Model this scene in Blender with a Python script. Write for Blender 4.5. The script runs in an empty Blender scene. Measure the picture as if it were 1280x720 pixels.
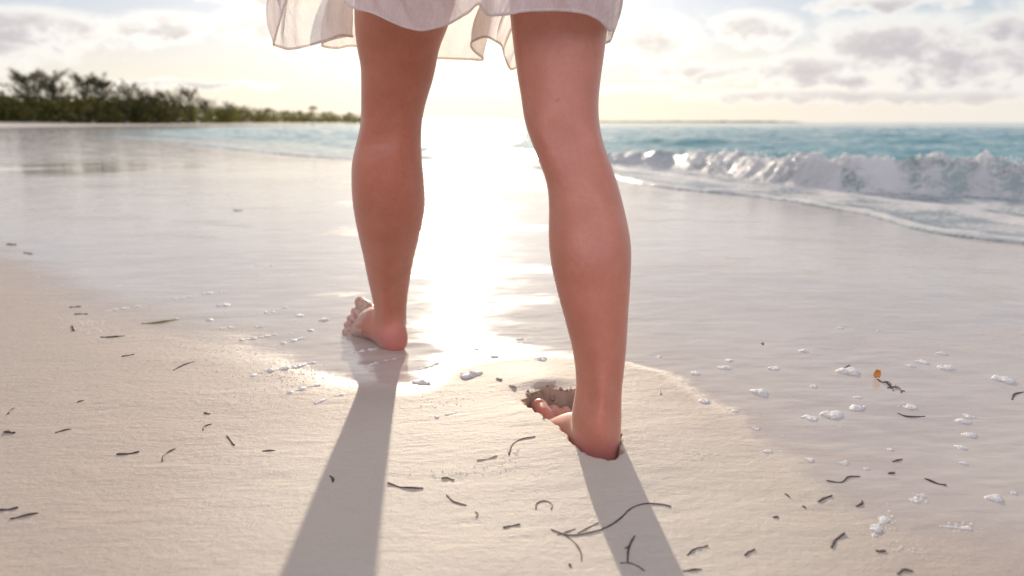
import bpy, bmesh, math, random
import numpy as np
from mathutils import Vector, Matrix

R = math.radians
SC = bpy.context.scene
COL = SC.collection

# ------------------------------------------------------------------ camera
CAM_H = 0.44
FPX = 1005.0                       # focal length in pixels of a 1280 px wide frame
PITCH = math.atan(207.0 / FPX)     # horizon 207 px above the centre
cam_d = bpy.data.cameras.new('camera')
cam = bpy.data.objects.new('camera', cam_d)
COL.objects.link(cam)
cam_d.sensor_width = 36.0
cam_d.lens = 36.0 * FPX / 1280.0
cam_d.clip_start = 0.02
cam_d.clip_end = 30000
cam.location = (0, 0, CAM_H)
cam.rotation_euler = (math.pi / 2 - PITCH, 0, 0)
cam_d.dof.use_dof = True
cam_d.dof.focus_distance = 1.2
cam_d.dof.aperture_fstop = 4.0
SC.camera = cam

# ------------------------------------------------------------------ light
SUN_AZ, SUN_EL = R(-3.8), R(13.5)
SDIR = Vector((math.sin(SUN_AZ) * math.cos(SUN_EL), math.cos(SUN_AZ) * math.cos(SUN_EL), math.sin(SUN_EL)))
EXPO = 0.68
SC.view_settings.view_transform = 'Standard'
SC.view_settings.look = 'None'
SC.view_settings.exposure = EXPO
SC.view_settings.gamma = 1
SC.view_settings.use_curve_mapping = False
SC.cycles.use_denoising = True
SC.cycles.max_bounces = 10
SC.cycles.transparent_max_bounces = 12

sun_d = bpy.data.lights.new('sun', 'SUN')
sun_d.energy = 3.1
sun_d.angle = R(0.7)
sun_d.color = (1.0, 0.865, 0.68)
sun = bpy.data.objects.new('sun', sun_d)
COL.objects.link(sun)
sun.location = (0, 0, 50)
sun.rotation_euler = SDIR.to_track_quat('Z', 'Y').to_euler()


def pix_dir(px, py):
    a, b = (px - 640) / FPX, (360 - py) / FPX
    return Vector((a, math.cos(PITCH) + b * math.sin(PITCH), -math.sin(PITCH) + b * math.cos(PITCH)))


def P(px, py, Y):
    """the point of the world plane y = Y that is seen at photo pixel (px, py)"""
    d = pix_dir(px, py)
    return Vector((0, 0, CAM_H)) + d * (Y / d.y)


def Gz(px, py, z=0.0):
    d = pix_dir(px, py)
    return Vector((0, 0, CAM_H)) + d * ((z - CAM_H) / d.z)


class NT:
    """small helper for node trees"""
    def __init__(self, tree):
        self.t = tree
        self.n = tree.nodes
        self.l = tree.links

    def add(self, kind, **kw):
        nd = self.n.new(kind)
        for k, v in kw.items():
            setattr(nd, k, v)
        return nd

    def put(self, sock, v):
        if v is None:
            return
        if isinstance(v, bpy.types.NodeSocket):
            self.l.new(v, sock)
        else:
            if hasattr(sock, 'default_value') and sock.type == 'RGBA' and len(v) == 3:
                v = (*v, 1)
            sock.default_value = v

    def m(self, op, a, b=None, c=None, clamp=False):
        nd = self.add('ShaderNodeMath', operation=op, use_clamp=clamp)
        for i, v in enumerate((a, b, c)):
            self.put(nd.inputs[i], v)
        return nd.outputs[0]

    def vm(self, op, a, b=None):
        nd = self.add('ShaderNodeVectorMath', operation=op)
        self.put(nd.inputs[0], a)
        self.put(nd.inputs[1], b)
        return nd.outputs['Value'] if op in ('DOT_PRODUCT', 'LENGTH') else nd.outputs[0]

    def comb(self, x, y, z):
        nd = self.add('ShaderNodeCombineXYZ')
        for i, v in enumerate((x, y, z)):
            self.put(nd.inputs[i], v)
        return nd.outputs[0]

    def sep(self, v):
        nd = self.add('ShaderNodeSeparateXYZ')
        self.put(nd.inputs[0], v)
        return nd.outputs

    def noise(self, vec, scale, detail=4, rough=0.55, dist=0.0):
        nd = self.add('ShaderNodeTexNoise')
        self.put(nd.inputs['Vector'], vec)
        self.put(nd.inputs['Scale'], scale)
        self.put(nd.inputs['Detail'], detail)
        self.put(nd.inputs['Roughness'], rough)
        self.put(nd.inputs['Distortion'], dist)
        return nd.outputs[0]

    def ss(self, v, lo, hi, a=0.0, b=1.0):
        nd = self.add('ShaderNodeMapRange', interpolation_type='SMOOTHSTEP')
        self.put(nd.inputs[0], v)
        for i, x in enumerate((lo, hi, a, b)):
            self.put(nd.inputs[i + 1], x)
        return nd.outputs[0]

    def mix(self, f, a, b, mode='MIX'):
        nd = self.add('ShaderNodeMix', data_type='RGBA', blend_type=mode)
        self.put(nd.inputs[0], f)
        self.put(nd.inputs[6], a)
        self.put(nd.inputs[7], b)
        return nd.outputs[2]

    def mapping(self, vec, scale=(1, 1, 1), rot=(0, 0, 0), loc=(0, 0, 0)):
        nd = self.add('ShaderNodeMapping')
        self.put(nd.inputs[0], vec)
        nd.inputs['Location'].default_value = loc
        nd.inputs['Rotation'].default_value = rot
        nd.inputs['Scale'].default_value = scale
        return nd.outputs[0]

    def attr(self, name):
        return self.add('ShaderNodeAttribute', attribute_name=name).outputs['Fac']

    def bump(self, h, strength, dist, normal=None):
        nd = self.add('ShaderNodeBump')
        self.put(nd.inputs['Strength'], strength)
        self.put(nd.inputs['Distance'], dist)
        self.put(nd.inputs['Height'], h)
        if normal is not None:
            self.put(nd.inputs['Normal'], normal)
        return nd.outputs[0]


# ------------------------------------------------------------------ world
W = bpy.data.worlds.new('World')
SC.world = W
W.use_nodes = True
w = NT(W.node_tree)
w.n.clear()
SKY_STRENGTH = 0.05
sky = w.add('ShaderNodeTexSky', sky_type='NISHITA')
sky.sun_disc = False
sky.sun_elevation = SUN_EL
sky.sun_rotation = SUN_AZ
sky.altitude = 0
sky.air_density = 1.0
sky.dust_density = 0.6
sky.ozone_density = 1.0
tc = w.add('ShaderNodeTexCoord')
dirv = w.vm('NORMALIZE', tc.outputs['Generated'])
dx, dy, dz = w.sep(dirv)
azn = w.m('ARCTAN2', dx, dy)
eln = w.m('ARCSINE', dz)
# cumulus banks: noise in (azimuth, elevation), gathered where the banks stand
cn1 = w.noise(w.comb(w.m('MULTIPLY', azn, 9.0), w.m('MULTIPLY', eln, 19.0), 3.7), 1.0, 9, 0.62, 0.25)
cn2 = w.noise(w.comb(w.m('MULTIPLY', azn, 30.0), w.m('MULTIPLY', eln, 52.0), 1.3), 1.0, 6, 0.6, 0.2)
BANKS = [(40, 34, 84, 19), (205, 33, 56, 17), (312, 34, 48, 18), (335, -6, 80, 13), (-60, 60, 90, 22),
         (820, 48, 52, 26), (944, 38, 46, 20), (868, 92, 58, 12), (1015, 90, 100, 20), (1130, 54, 96, 32),
         (1225, 84, 96, 36), (1112, 4, 66, 9), (1340, 40, 80, 50), (1000, 120, 150, 8), (1190, 122, 120, 9), (230, 105, 100, 5),
         (1250, 34, 46, 15), (790, 112, 60, 6)]
wob = w.m('MULTIPLY', w.m('SUBTRACT', cn1, 0.5), 0.085)
wob2 = w.m('MULTIPLY', w.m('SUBTRACT', cn2, 0.5), 0.028)
az_w = w.m('ADD', azn, wob)
el_w = w.m('ADD', eln, wob2)
cover = None
for (bx, by, bw, bh) in BANKS:
    d0 = pix_dir(bx, by).normalized()
    a0, e0 = math.atan2(d0.x, d0.y), math.asin(d0.z)
    ra, re = bw / FPX, bh / FPX
    u = w.m('MULTIPLY', w.m('SUBTRACT', az_w, a0), 1 / ra)
    v = w.m('MULTIPLY', w.m('SUBTRACT', el_w, e0), 1 / re)
    g = w.m('SUBTRACT', 1.0, w.m('ADD', w.m('MULTIPLY', u, u), w.m('MULTIPLY', v, v)))
    cover = g if cover is None else w.m('SMOOTH_MAX', cover, g, 0.25)
cover = w.m('MAXIMUM', cover, -1.0)
anti_fill = w.ss(w.vm('DOT_PRODUCT', dirv, tuple(SDIR)), 0.12, -0.55)
# scattered cloud field higher up and all round
high = w.noise(w.comb(w.m('MULTIPLY', azn, 3.2), w.m('MULTIPLY', eln, 6.5), 8.1), 1.0, 7, 0.58, 0.3)
hmask = w.ss(eln, R(9.5), R(15))
hcov = w.m('SUBTRACT', w.m('MULTIPLY', w.m('SUBTRACT', high, w.m('SUBTRACT', 0.52, w.m('MULTIPLY', anti_fill, 0.10))), 7.0), w.m('MULTIPLY', w.m('SUBTRACT', 1.0, hmask), 3.0))
cover = w.m('MAXIMUM', cover, hcov)
det = w.m('ADD', w.m('MULTIPLY', w.m('SUBTRACT', cn1, 0.5), 2.0), w.m('MULTIPLY', w.m('SUBTRACT', cn2, 0.5), 3.4))
den = w.m('ADD', cover, det)
alpha = w.ss(den, -0.85, 0.80)
core = w.ss(den, -0.05, 1.5)
sdot = w.m('MAXIMUM', w.vm('DOT_PRODUCT', dirv, tuple(SDIR)), 0.0)
near_sun = w.m('POWER', sdot, 14.0)
edge_c = w.mix(near_sun, (0.62, 0.60, 0.57), (0.90, 0.86, 0.76))
core_c = w.mix(near_sun, (0.36, 0.335, 0.36), (0.55, 0.51, 0.46))
cloud_c = w.mix(core, edge_c, core_c)
# unseen cloud deck opposite the sun, brightened and added as fill for the legs
cloud_c = w.mix(anti_fill, cloud_c, (1.42, 1.35, 1.57))
bg_sky = w.add('ShaderNodeBackground')
bg_sky.inputs[1].default_value = SKY_STRENGTH
# thin high veil evens out the glare of the clear sky
raw = sky.outputs[0]
squeezed = w.vm('DIVIDE', raw, w.vm('ADD', (1, 1, 1), w.vm('MULTIPLY', raw, (1 / 9.0, 1 / 9.5, 1 / 10.5))))
squeezed = w.vm('MULTIPLY', squeezed, (1.80, 1.86, 2.10))
w.put(bg_sky.inputs[0], squeezed)
bg_cl = w.add('ShaderNodeBackground')
w.put(bg_cl.inputs[0], cloud_c)
bg_cl.inputs[1].default_value = 1.0
# thin bright vapour round the low sun
halo = w.m('ADD', w.m('MULTIPLY', w.m('POWER', sdot, 110.0), 0.75), w.m('MULTIPLY', w.m('POWER', sdot, 14.0), 0.05))
lowhaze = w.m('MULTIPLY', w.m('POWER', sdot, 34.0), w.ss(eln, R(10), R(0), 0.0, 0.22))
# pale vapour low over the horizon
veil = w.ss(eln, R(7.5), R(0.0), 0.0, 0.90)
veil_c = w.mix(w.m('POWER', sdot, 9.0), (0.565, 0.54, 0.515), (0.70, 0.575, 0.42))
bg_v = w.add('ShaderNodeBackground')
w.put(bg_v.inputs[0], veil_c)
bg_h = w.add('ShaderNodeBackground')
w.put(bg_h.inputs[0], (1.0, 0.86, 0.62))
w.put(bg_h.inputs[1], w.m('ADD', halo, lowhaze))
mx = w.add('ShaderNodeMixShader')
w.put(mx.inputs[0], w.m('MULTIPLY', alpha, w.ss(eln, R(0.2), R(2.6), 0.25, 0.93)))
mv = w.add('ShaderNodeMixShader')
w.put(mv.inputs[0], veil)
w.put(mv.inputs[1], bg_sky.outputs[0])
w.put(mv.inputs[2], bg_v.outputs[0])
w.put(mx.inputs[1], mv.outputs[0])
w.put(mx.inputs[2], bg_cl.outputs[0])
ad = w.add('ShaderNodeAddShader')
w.put(ad.inputs[0], mx.outputs[0])
w.put(ad.inputs[1], bg_h.outputs[0])
wo = w.add('ShaderNodeOutputWorld')
w.put(wo.inputs[0], ad.outputs[0])

# ------------------------------------------------------------------ helpers
rng = np.random.default_rng(7)
random.seed(7)
_TAB = rng.random((256, 256))


def vnoise(x, y):
    xi, yi = np.floor(x).astype(int), np.floor(y).astype(int)
    fx, fy = x - xi, y - yi
    fx = fx * fx * fx * (fx * (fx * 6 - 15) + 10)
    fy = fy * fy * fy * (fy * (fy * 6 - 15) + 10)
    a = _TAB[xi & 255, yi & 255]
    b = _TAB[(xi + 1) & 255, yi & 255]
    c = _TAB[xi & 255, (yi + 1) & 255]
    d = _TAB[(xi + 1) & 255, (yi + 1) & 255]
    return (a + (b - a) * fx) * (1 - fy) + (c + (d - c) * fx) * fy


def fbm(x, y, octv=4, gain=0.5):
    s, a, t = 0, 1.0, 0
    for i in range(octv):
        s = s + a * vnoise(x * 2 ** i + 17.3 * i, y * 2 ** i + 5.1 * i)
        t += a
        a *= gain
    return s / t - 0.5


def sstep(x, lo, hi):
    t = np.clip((x - lo) / (hi - lo), 0, 1)
    return t * t * (3 - 2 * t)


def sdist(poly, x, y):
    """signed distance to a polyline (left of it positive) and arc length of the nearest point"""
    best = np.full(x.shape, 1e18)
    side = np.ones(x.shape)
    tt = np.zeros(x.shape)
    acc = 0.0
    for (ax, ay), (bx, by) in zip(poly[:-1], poly[1:]):
        ex, ey = bx - ax, by - ay
        L2 = ex * ex + ey * ey
        u = np.clip(((x - ax) * ex + (y - ay) * ey) / L2, 0, 1)
        qx, qy = x - (ax + u * ex), y - (ay + u * ey)
        d = qx * qx + qy * qy
        k = d < best - 1e-12
        best = np.where(k, d, best)
        cr = ex * (y - ay) - ey * (x - ax)
        side = np.where(k, np.where(cr >= 0, 1.0, -1.0), side)
        tt = np.where(k, acc + u * math.sqrt(L2), tt)
        acc += math.sqrt(L2)
    return np.sqrt(best) * side, tt


def smooth_poly(pts, n=8):
    """Catmull-Rom"""
    p = [np.array(q, float) for q in pts]
    p = [2 * p[0] - p[1]] + p + [2 * p[-1] - p[-2]]
    out = []
    for i in range(1, len(p) - 2):
        for k in range(n):
            t = k / n
            out.append(0.5 * ((2 * p[i]) + (-p[i - 1] + p[i + 1]) * t + (2 * p[i - 1] - 5 * p[i] + 4 * p[i + 1] - p[i + 2]) * t * t
                              + (-p[i - 1] + 3 * p[i] - 3 * p[i + 1] + p[i + 2]) * t ** 3))
    out.append(p[-2])
    return np.array(out)


def np_mesh(name, verts, quads, smooth=True, attrs=None):
    me = bpy.data.meshes.new(name)
    verts = np.asarray(verts, np.float32)
    quads = np.asarray(quads, np.int32)
    k = quads.shape[1]
    me.vertices.add(len(verts))
    me.vertices.foreach_set('co', verts.ravel())
    me.loops.add(quads.size)
    me.loops.foreach_set('vertex_index', quads.ravel())
    me.polygons.add(len(quads))
    me.polygons.foreach_set('loop_start', np.arange(0, quads.size, k, dtype=np.int32))
    me.polygons.foreach_set('loop_total', np.full(len(quads), k, np.int32))
    me.polygons.foreach_set('use_smooth', np.full(len(quads), smooth, bool))
    for nm, arr in (attrs or {}).items():
        at = me.attributes.new(nm, 'FLOAT', 'POINT')
        at.data.foreach_set('value', np.asarray(arr, np.float32).ravel())
    me.update(calc_edges=True)
    me.validate()
    return me


def link(name, me, mat=None, parent=None):
    o = bpy.data.objects.new(name, me)
    COL.objects.link(o)
    if mat is not None:
        o.data.materials.append(mat)
    if parent is not None:
        o.parent = parent
    return o


def tag(o, label=None, cat=None, group=None, kind=None):
    if label:
        o['label'] = label
    if cat:
        o['category'] = cat
    if group:
        o['group'] = group
    if kind:
        o['kind'] = kind
    return o


def empty(name, loc=(0, 0, 0)):
    o = bpy.data.objects.new(name, None)
    COL.objects.link(o)
    o.location = loc
    o.empty_display_size = 0.1
    return o


def mat(name):
    m = bpy.data.materials.new(name)
    m.use_nodes = True
    t = NT(m.node_tree)
    bs = m.node_tree.nodes['Principled BSDF']
    return m, t, bs


def setp(t, bs, **kw):
    names = {'color': 'Base Color', 'rough': 'Roughness', 'ior': 'IOR', 'spec': 'Specular IOR Level', 'normal': 'Normal',
             'sss': 'Subsurface Weight', 'sss_r': 'Subsurface Radius', 'sss_s': 'Subsurface Scale', 'coat': 'Coat Weight',
             'coat_r': 'Coat Roughness', 'trans': 'Transmission Weight', 'sheen': 'Sheen Weight', 'alpha': 'Alpha'}
    for k, v in kw.items():
        t.put(bs.inputs[names[k]], v)


# ------------------------------------------------------------------ shore shape
ZW = -0.04                                      # still water level
near_shore = [Gz(px, py, ZW) for px, py in
              [(1560, 350), (1400, 318), (1280, 305), (1200, 296), (1150, 288), (1112, 277), (1070, 266), (1010, 256), (930, 244),
               (860, 238), (800, 229), (740, 217), (605, 203), (530, 199), (440, 199), (330, 191), (200, 177), (120, 168.5)]]
shore_pts = [(3.2, -60), (2.9, -4), (2.6, 0.5)] + [(p.x, p.y) for p in near_shore] + \
            [(-25, 56), (-34, 106), (-44, 212), (-80, 500), (-150, 900), (-260, 1700), (-900, 6500)]
SHORE = smooth_poly(shore_pts, 5)
BREAK = smooth_poly([(6.5, 1.5)] + [(p.x, p.y) for p in [Gz(px, py, ZW) for px, py in
        [(1420, 266), (1280, 250), (1150, 243), (1050, 240), (950, 230), (870, 217), (800, 209), (720, 203), (620, 193), (540, 189), (420, 184)]]] + [(-8, 30), (-14, 60)], 5)
DRY = smooth_poly([(Gz(px, py).x, Gz(px, py).y) for px, py in
                   [(-900, 262), (-200, 280), (0, 322), (100, 372), (200, 402), (330, 445), (400, 470), (520, 488), (560, 462), (640, 447), (720, 444), (800, 456),
                    (870, 486), (940, 540), (1010, 592), (1100, 640), (1280, 690), (1500, 745)]] + [(0.9, 0.2), (1.0, -3)], 4)

# the right foot stands sunk in the sand, this frame places its trench
RF_HEEL = Vector((0.122, 1.003, -0.040))
RF_YAW = R(13.0)
RF_U = np.array([-math.sin(RF_YAW), math.cos(RF_YAW)])
RF_V = np.array([math.cos(RF_YAW), math.sin(RF_YAW)])       # to the right of the foot


def z_sand(x, y, want_trench=False):
    x, y = np.asarray(x, float), np.asarray(y, float)
    s, _ = sdist(SHORE, x, y)
    r = np.hypot(x, y)
    z = np.where(s > 0, ZW + 0.04 * sstep(s, -0.15, 1.7) + 0.012 * np.maximum(s - 5.0, 0) + 0.02 * np.maximum(np.minimum(s, 60) - 24, 0),
                 ZW + 0.04 * sstep(s, -0.15, 1.7) + 0.10 * s)
    z = np.minimum(z, 1.1 + 0 * z)
    z = np.maximum(z, -6)
    # gentle unevenness
    fl = sstep(s, 0.0, 1.0)
    z = z + fl * 0.010 * fbm(x * 0.9, y * 0.9, 3) + 0.05 * sstep(s, 12, 40) * fbm(x * 0.12, y * 0.12, 3)
    # fine relief, only where it shows
    fn = fl * (1 - sstep(r, 4, 9))
    z = z + fn * 0.0022 * fbm(x * 7 + y * 1.5, y * 13 - x * 3, 3) + fn * 0.0011 * fbm(x * 22 + y * 6, y * 60 - x * 14, 2)
    # mound squeezed up round the sunk foot
    lx, ly = x - RF_HEEL.x, y - RF_HEEL.y
    a = lx * RF_U[0] + ly * RF_U[1]
    b = lx * RF_V[0] + ly * RF_V[1]
    m = np.sqrt(((a - 0.10) / 0.30) ** 2 + ((b - 0.01) / 0.27) ** 2)
    z = z + 0.016 * np.exp(-(m * 1.5) ** 2)
    # trench: a foot-shaped hole, open in front of the toes and on the inner side
    half = np.interp(a, [-0.03, -0.008, 0.03, 0.09, 0.15, 0.19, 0.225, 0.246, 0.256], [0.0, 0.019, 0.032, 0.036, 0.046, 0.050, 0.046, 0.030, 0.0])
    mid = np.interp(a, [0, 0.1, 0.2, 0.3], [0.0, 0.003, -0.003, -0.010])
    crumb = 0.010 * fbm(x * 75, y * 75, 2)
    inside = half - np.abs(b - mid) + crumb * 1.2
    inside = np.minimum(inside, np.minimum(0.252 - a + crumb * 1.5, a + 0.024))
    k = sstep(inside, -0.004, 0.006)
    floor = -0.052 + 0.012 * fbm(x * 50, y * 50, 2)
    z = z * (1 - k) + k * floor
    # lip thrown up in front of the toes, steep towards the hole
    lip = np.where(a < 0.298, np.exp(-((a - 0.298) / 0.034) ** 2), np.exp(-((a - 0.298) / 0.10) ** 2)) * np.exp(-((b + 0.005) / 0.065) ** 2)
    z = z + 0.014 * lip * (1 - k)
    # hollow under the lifted left foot's heel
    hl = np.hypot((x - LF_HEEL.x) / 0.045, (y - LF_HEEL.y - 0.02) / 0.05)
    z = z - 0.006 * np.exp(-hl ** 2)
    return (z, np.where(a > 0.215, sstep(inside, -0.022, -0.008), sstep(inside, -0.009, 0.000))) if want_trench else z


_lh = Gz(497, 436, 0.0)
LF_HEEL = Vector((_lh.x + 0.007, _lh.y, -0.012))


def zs(x, y):
    return float(z_sand(np.array([x]), np.array([y]))[0])


def G(px, py):
    z = 0.0
    for _ in range(4):
        p = Gz(px, py, z)
        z = zs(p.x, p.y)
    p.z = z
    return p


def polar(radii, ang):
    rr, aa = np.meshgrid(radii, ang, indexing='ij')
    return rr * np.sin(aa), rr * np.cos(aa)


def grid_quads(nr, nc, closed):
    i = np.arange(nr - 1)[:, None]
    j = np.arange(nc if closed else nc - 1)[None, :]
    j2 = (j + 1) % nc
    q = np.stack([i * nc + j, i * nc + j2, (i + 1) * nc + j2, (i + 1) * nc + j], -1)
    return q.reshape(-1, 4)[:, ::-1]


def geo(a, b, ratio):
    n = int(math.log(b / a) / math.log(ratio)) + 1
    return np.geomspace(a, b, n, endpoint=False)


# ------------------------------------------------------------------ materials of the setting
def sand_material():
    m, t, bs = mat('beach sand')
    g = t.add('ShaderNodeNewGeometry').outputs['Position']
    wet0 = t.attr('wet')
    pool = t.attr('pool')
    n_big = t.noise(g, 2.2, 4, 0.6)
    n_mid = t.noise(t.mapping(g, (3, 9, 1), (0, 0, R(-12))), 1.0, 5, 0.6, 0.4)
    wet = t.ss(t.m('ADD', wet0, t.m('MULTIPLY', t.m('SUBTRACT', n_mid, 0.5), 0.55)), 0.25, 0.75)
    grain = t.noise(g, 900, 2, 0.7)
    fleck = t.noise(g, 330, 3, 0.7)
    patch = t.noise(t.mapping(g, (5, 14, 1), (0, 0, R(-14))), 1.0, 5, 0.65, 0.6)
    dry_c = t.mix(grain, (0.42, 0.358, 0.292), (0.575, 0.505, 0.420))
    damp = t.ss(t.m('ADD', t.attr('damp'), t.m('MULTIPLY', t.m('SUBTRACT', n_mid, 0.5), 0.5)), 0.1, 0.9)
    dry_c = t.mix(damp, dry_c, t.mix(grain, (0.365, 0.292, 0.238), (0.475, 0.398, 0.332)))
    wet_c = t.mix(grain, (0.385, 0.325, 0.280), (0.495, 0.430, 0.375))
    wet_c = t.mix(t.ss(patch, 0.4, 0.62), wet_c, t.mix(grain, (0.425, 0.365, 0.315), (0.53, 0.465, 0.405)))
    col = t.mix(wet, dry_c, wet_c)
    col = t.mix(t.m('MULTIPLY', t.attr('trench'), 0.8), col, t.mix(grain, (0.27, 0.155, 0.095), (0.40, 0.25, 0.165)))  # damp sand's brown, with warm bounce off the skin painted in
    col = t.mix(t.m('MULTIPLY', t.ss(fleck, 0.70, 0.80), 0.5), col, (0.16, 0.12, 0.10))
    # ripples: wind and water striations, finer crumbs where it is drier
    strn = t.noise(t.mapping(g, (14, 120, 1), (0, 0, R(-11))), 1.0, 4, 0.6, 0.7)
    crumbs = t.noise(g, 95, 5, 0.65)
    lumps = t.noise(t.mapping(g, (1, 1.7, 1)), 26, 4, 0.6)
    hd = t.m('ADD', t.m('MULTIPLY', strn, 0.30), t.m('ADD', t.m('MULTIPLY', crumbs, 0.60), t.m('MULTIPLY', lumps, 0.22)))
    hd = t.m('ADD', hd, t.m('MULTIPLY', grain, 0.24))
    film = t.noise(t.mapping(g, (4, 26, 1), (0, 0, R(-6))), 1.0, 4, 0.6, 0.6)
    film2 = t.noise(t.mapping(g, (28, 110, 1), (0, 0, R(-9))), 1.0, 3, 0.6, 0.4)
    hw = t.m('ADD', t.m('MULTIPLY', film, 0.30), t.m('ADD', t.m('MULTIPLY', film2, 0.07), t.m('MULTIPLY', lumps, 0.05)))
    hw = t.m('MULTIPLY', hw, t.ss(pool, 0, 1, 1.0, 0.35))
    amt = t.m('ADD', t.m('MULTIPLY', t.m('SUBTRACT', 1.0, wet), 1.0), 0.0)
    h = t.m('ADD', t.m('MULTIPLY', hd, amt), t.m('MULTIPLY', hw, wet))
    nb = t.bump(h, 1.0, 0.0036)
    shiny = t.ss(patch, 0.40, 0.66)
    soak = t.noise(t.mapping(g, (1.6, 3.2, 1), (0, 0, R(-18)), (4.1, 2.3, 0)), 1.0, 4, 0.6, 0.5)
    soaked = t.ss(soak, 0.54, 0.64)
    rw = t.m('ADD', 0.065, t.m('ADD', t.m('MULTIPLY', shiny, 0.10), t.m('MULTIPLY', soaked, 0.18)))
    rw = t.m('MULTIPLY', rw, t.ss(pool, 0, 1, 1.0, 0.25))
    rough = t.m('ADD', t.m('MULTIPLY', wet, rw), t.m('MULTIPLY', t.m('SUBTRACT', 1.0, wet), 0.62))
    setp(t, bs, color=col, rough=rough, ior=1.36, normal=nb)
    return m


def sea_material():
    m, t, bs = mat('sea water')
    g = t.add('ShaderNodeNewGeometry').outputs['Position']
    foam0 = t.attr('foam')
    shallow = t.attr('shallow')
    n1 = t.noise(t.mapping(g, (1.1, 2.6, 1), (0, 0, R(18))), 1.0, 5, 0.6, 0.5)
    n2 = t.noise(t.mapping(g, (7, 14, 3), (0, 0, R(10))), 1.0, 4, 0.6, 0.4)
    deep = t.mix(n1, (0.075, 0.215, 0.225), (0.145, 0.335, 0.330))
    deep = t.mix(t.attr('roll'), deep, t.mix(n2, (0.27, 0.36, 0.35), (0.40, 0.47, 0.45)))  # light coming through the wave is painted in as paler water
    colw = t.mix(shallow, deep, (0.20, 0.24, 0.23))
    h = t.m('ADD', t.m('MULTIPLY', n1, 1.0), t.m('MULTIPLY', n2, 0.18))
    nb = t.bump(h, 1.0, 0.050)
    nbf = t.bump(h, 1.0, 0.02)
    setp(t, bs, color=colw, rough=t.m('ADD', 0.09, t.m('MULTIPLY', t.attr('roll'), 0.16)), ior=1.24, normal=nb)
    nm = t.add('ShaderNodeMix', data_type='VECTOR')
    t.put(nm.inputs[0], shallow)
    t.put(nm.inputs[4], nb)
    t.put(nm.inputs[5], nbf)
    t.put(bs.inputs['Normal'], nm.outputs[1])
    fo = t.add('ShaderNodeBsdfPrincipled')
    fb = t.noise(g, 60, 5, 0.7)
    fb2 = t.noise(g, 9, 5, 0.65, 0.8)
    t.put(fo.inputs['Base Color'], t.mix(fb, (0.80, 0.80, 0.81), (0.92, 0.91, 0.89)))
    t.put(fo.inputs['Roughness'], 0.6)
    t.put(fo.inputs['Subsurface Weight'], 0.6)
    t.put(fo.inputs['Subsurface Radius'], (0.6, 0.7, 0.75))
    t.put(fo.inputs['Subsurface Scale'], 0.11)
    t.put(fo.inputs['Normal'], t.bump(t.m('ADD', fb, t.m('MULTIPLY', fb2, 3.0)), 1.0, 0.012))
    ftl = t.add('ShaderNodeBsdfTranslucent')
    t.put(ftl.inputs[0], (0.85, 0.83, 0.78))
    fmx = t.add('ShaderNodeMixShader')
    t.put(fmx.inputs[0], 0.42)
    t.put(fmx.inputs[1], fo.outputs[0])
    t.put(fmx.inputs[2], ftl.outputs[0])
    lace = t.noise(t.mapping(g, (17, 24, 20)), 1.0, 7, 0.72, 1.0)
    f = t.ss(t.m('ADD', foam0, t.m('MULTIPLY', t.m('SUBTRACT', lace, 0.5), 1.7)), 0.20, 0.62)
    ms = t.add('ShaderNodeMixShader')
    t.put(ms.inputs[0], f)
    t.put(ms.inputs[1], bs.outputs[0])
    t.put(ms.inputs[2], fmx.outputs[0])
    t.l.new(ms.outputs[0], m.node_tree.nodes['Material Output'].inputs[0])
    return m


M_SAND = sand_material()
M_SEA = sea_material()


def simple(name, c1, c2, scale, rough=0.7, spec=0.5, bump=0.0, **kw):
    m, t, bs = mat(name)
    g = t.add('ShaderNodeTexCoord').outputs['Object']
    n = t.noise(g, scale, 4, 0.6)
    setp(t, bs, color=t.mix(t.ss(n, 0.3, 0.7), c1, c2), rough=rough, spec=spec, **kw)
    if bump:
        t.put(bs.inputs['Normal'], t.bump(n, 1.0, bump))
    return m


# ------------------------------------------------------------------ sand sheet
radii = np.concatenate([[0.02, 0.12, 0.22, 0.32, 0.42], np.arange(0.50, 0.90, 0.005), np.arange(0.90, 1.36, 0.0024), geo(1.36, 4.5, 1.0045),
                        geo(4.5, 60, 1.009), geo(60, 7000, 1.035), [7000]])
ang = np.concatenate([np.arange(-180, -44, 4.0), np.arange(-44, -1, 0.26), np.arange(-1, 12, 0.11), np.arange(12, 44, 0.26), np.arange(44, 180, 4.0)])
X, Y = polar(radii, np.radians(ang))
Z, trench_bounce = z_sand(X, Y, True)
sd, _ = sdist(DRY, X, Y)
sh, _ = sdist(SHORE, X, Y)
rr = np.hypot(X, Y)
width = 0.06 + 0.26 * sstep(-X, 0.05, 0.6) + 0.22 * sstep(X, 0.22, 0.6)
wet = 0.5 + 0.5 * np.clip(-(-sd) / width, -1, 1)           # left of the line = further out = wet
dc = Gz(650, 610)
damp = np.clip(1.25 * np.hypot((X - dc.x) / 0.50, (Y - dc.y) / 0.42) ** 1.5 - 0.35, 0, 1)
damp = np.where(Y > 12, 0.2, damp)
far_dry = sstep(sh, 7, 16)
wet = wet * (1 - far_dry * 0.9)
pool_c = Gz(130, 209, 0.0)
pl = ((X - pool_c.x) / 1.35) ** 2 + ((Y - pool_c.y) / 1.25) ** 2
pool = np.exp(-pl * 1.0) * 1.3
pool2 = np.exp(-(((X - Gz(330, 216).x) / 0.9) ** 2 + ((Y - Gz(330, 216).y) / 0.9) ** 2))
pool = np.clip(np.maximum(pool, 0.6 * pool2), 0, 1)
verts = np.stack([X, Y, Z], -1).reshape(-1, 3)
me = np_mesh('beach', verts, grid_quads(len(radii), len(ang), True), True, {'wet': wet, 'pool': pool, 'damp': damp, 'trench': trench_bounce})
tag(link('beach', me, M_SAND), 'pale sand beach, wet and shining towards the sea', None, None, 'structure')

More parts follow.
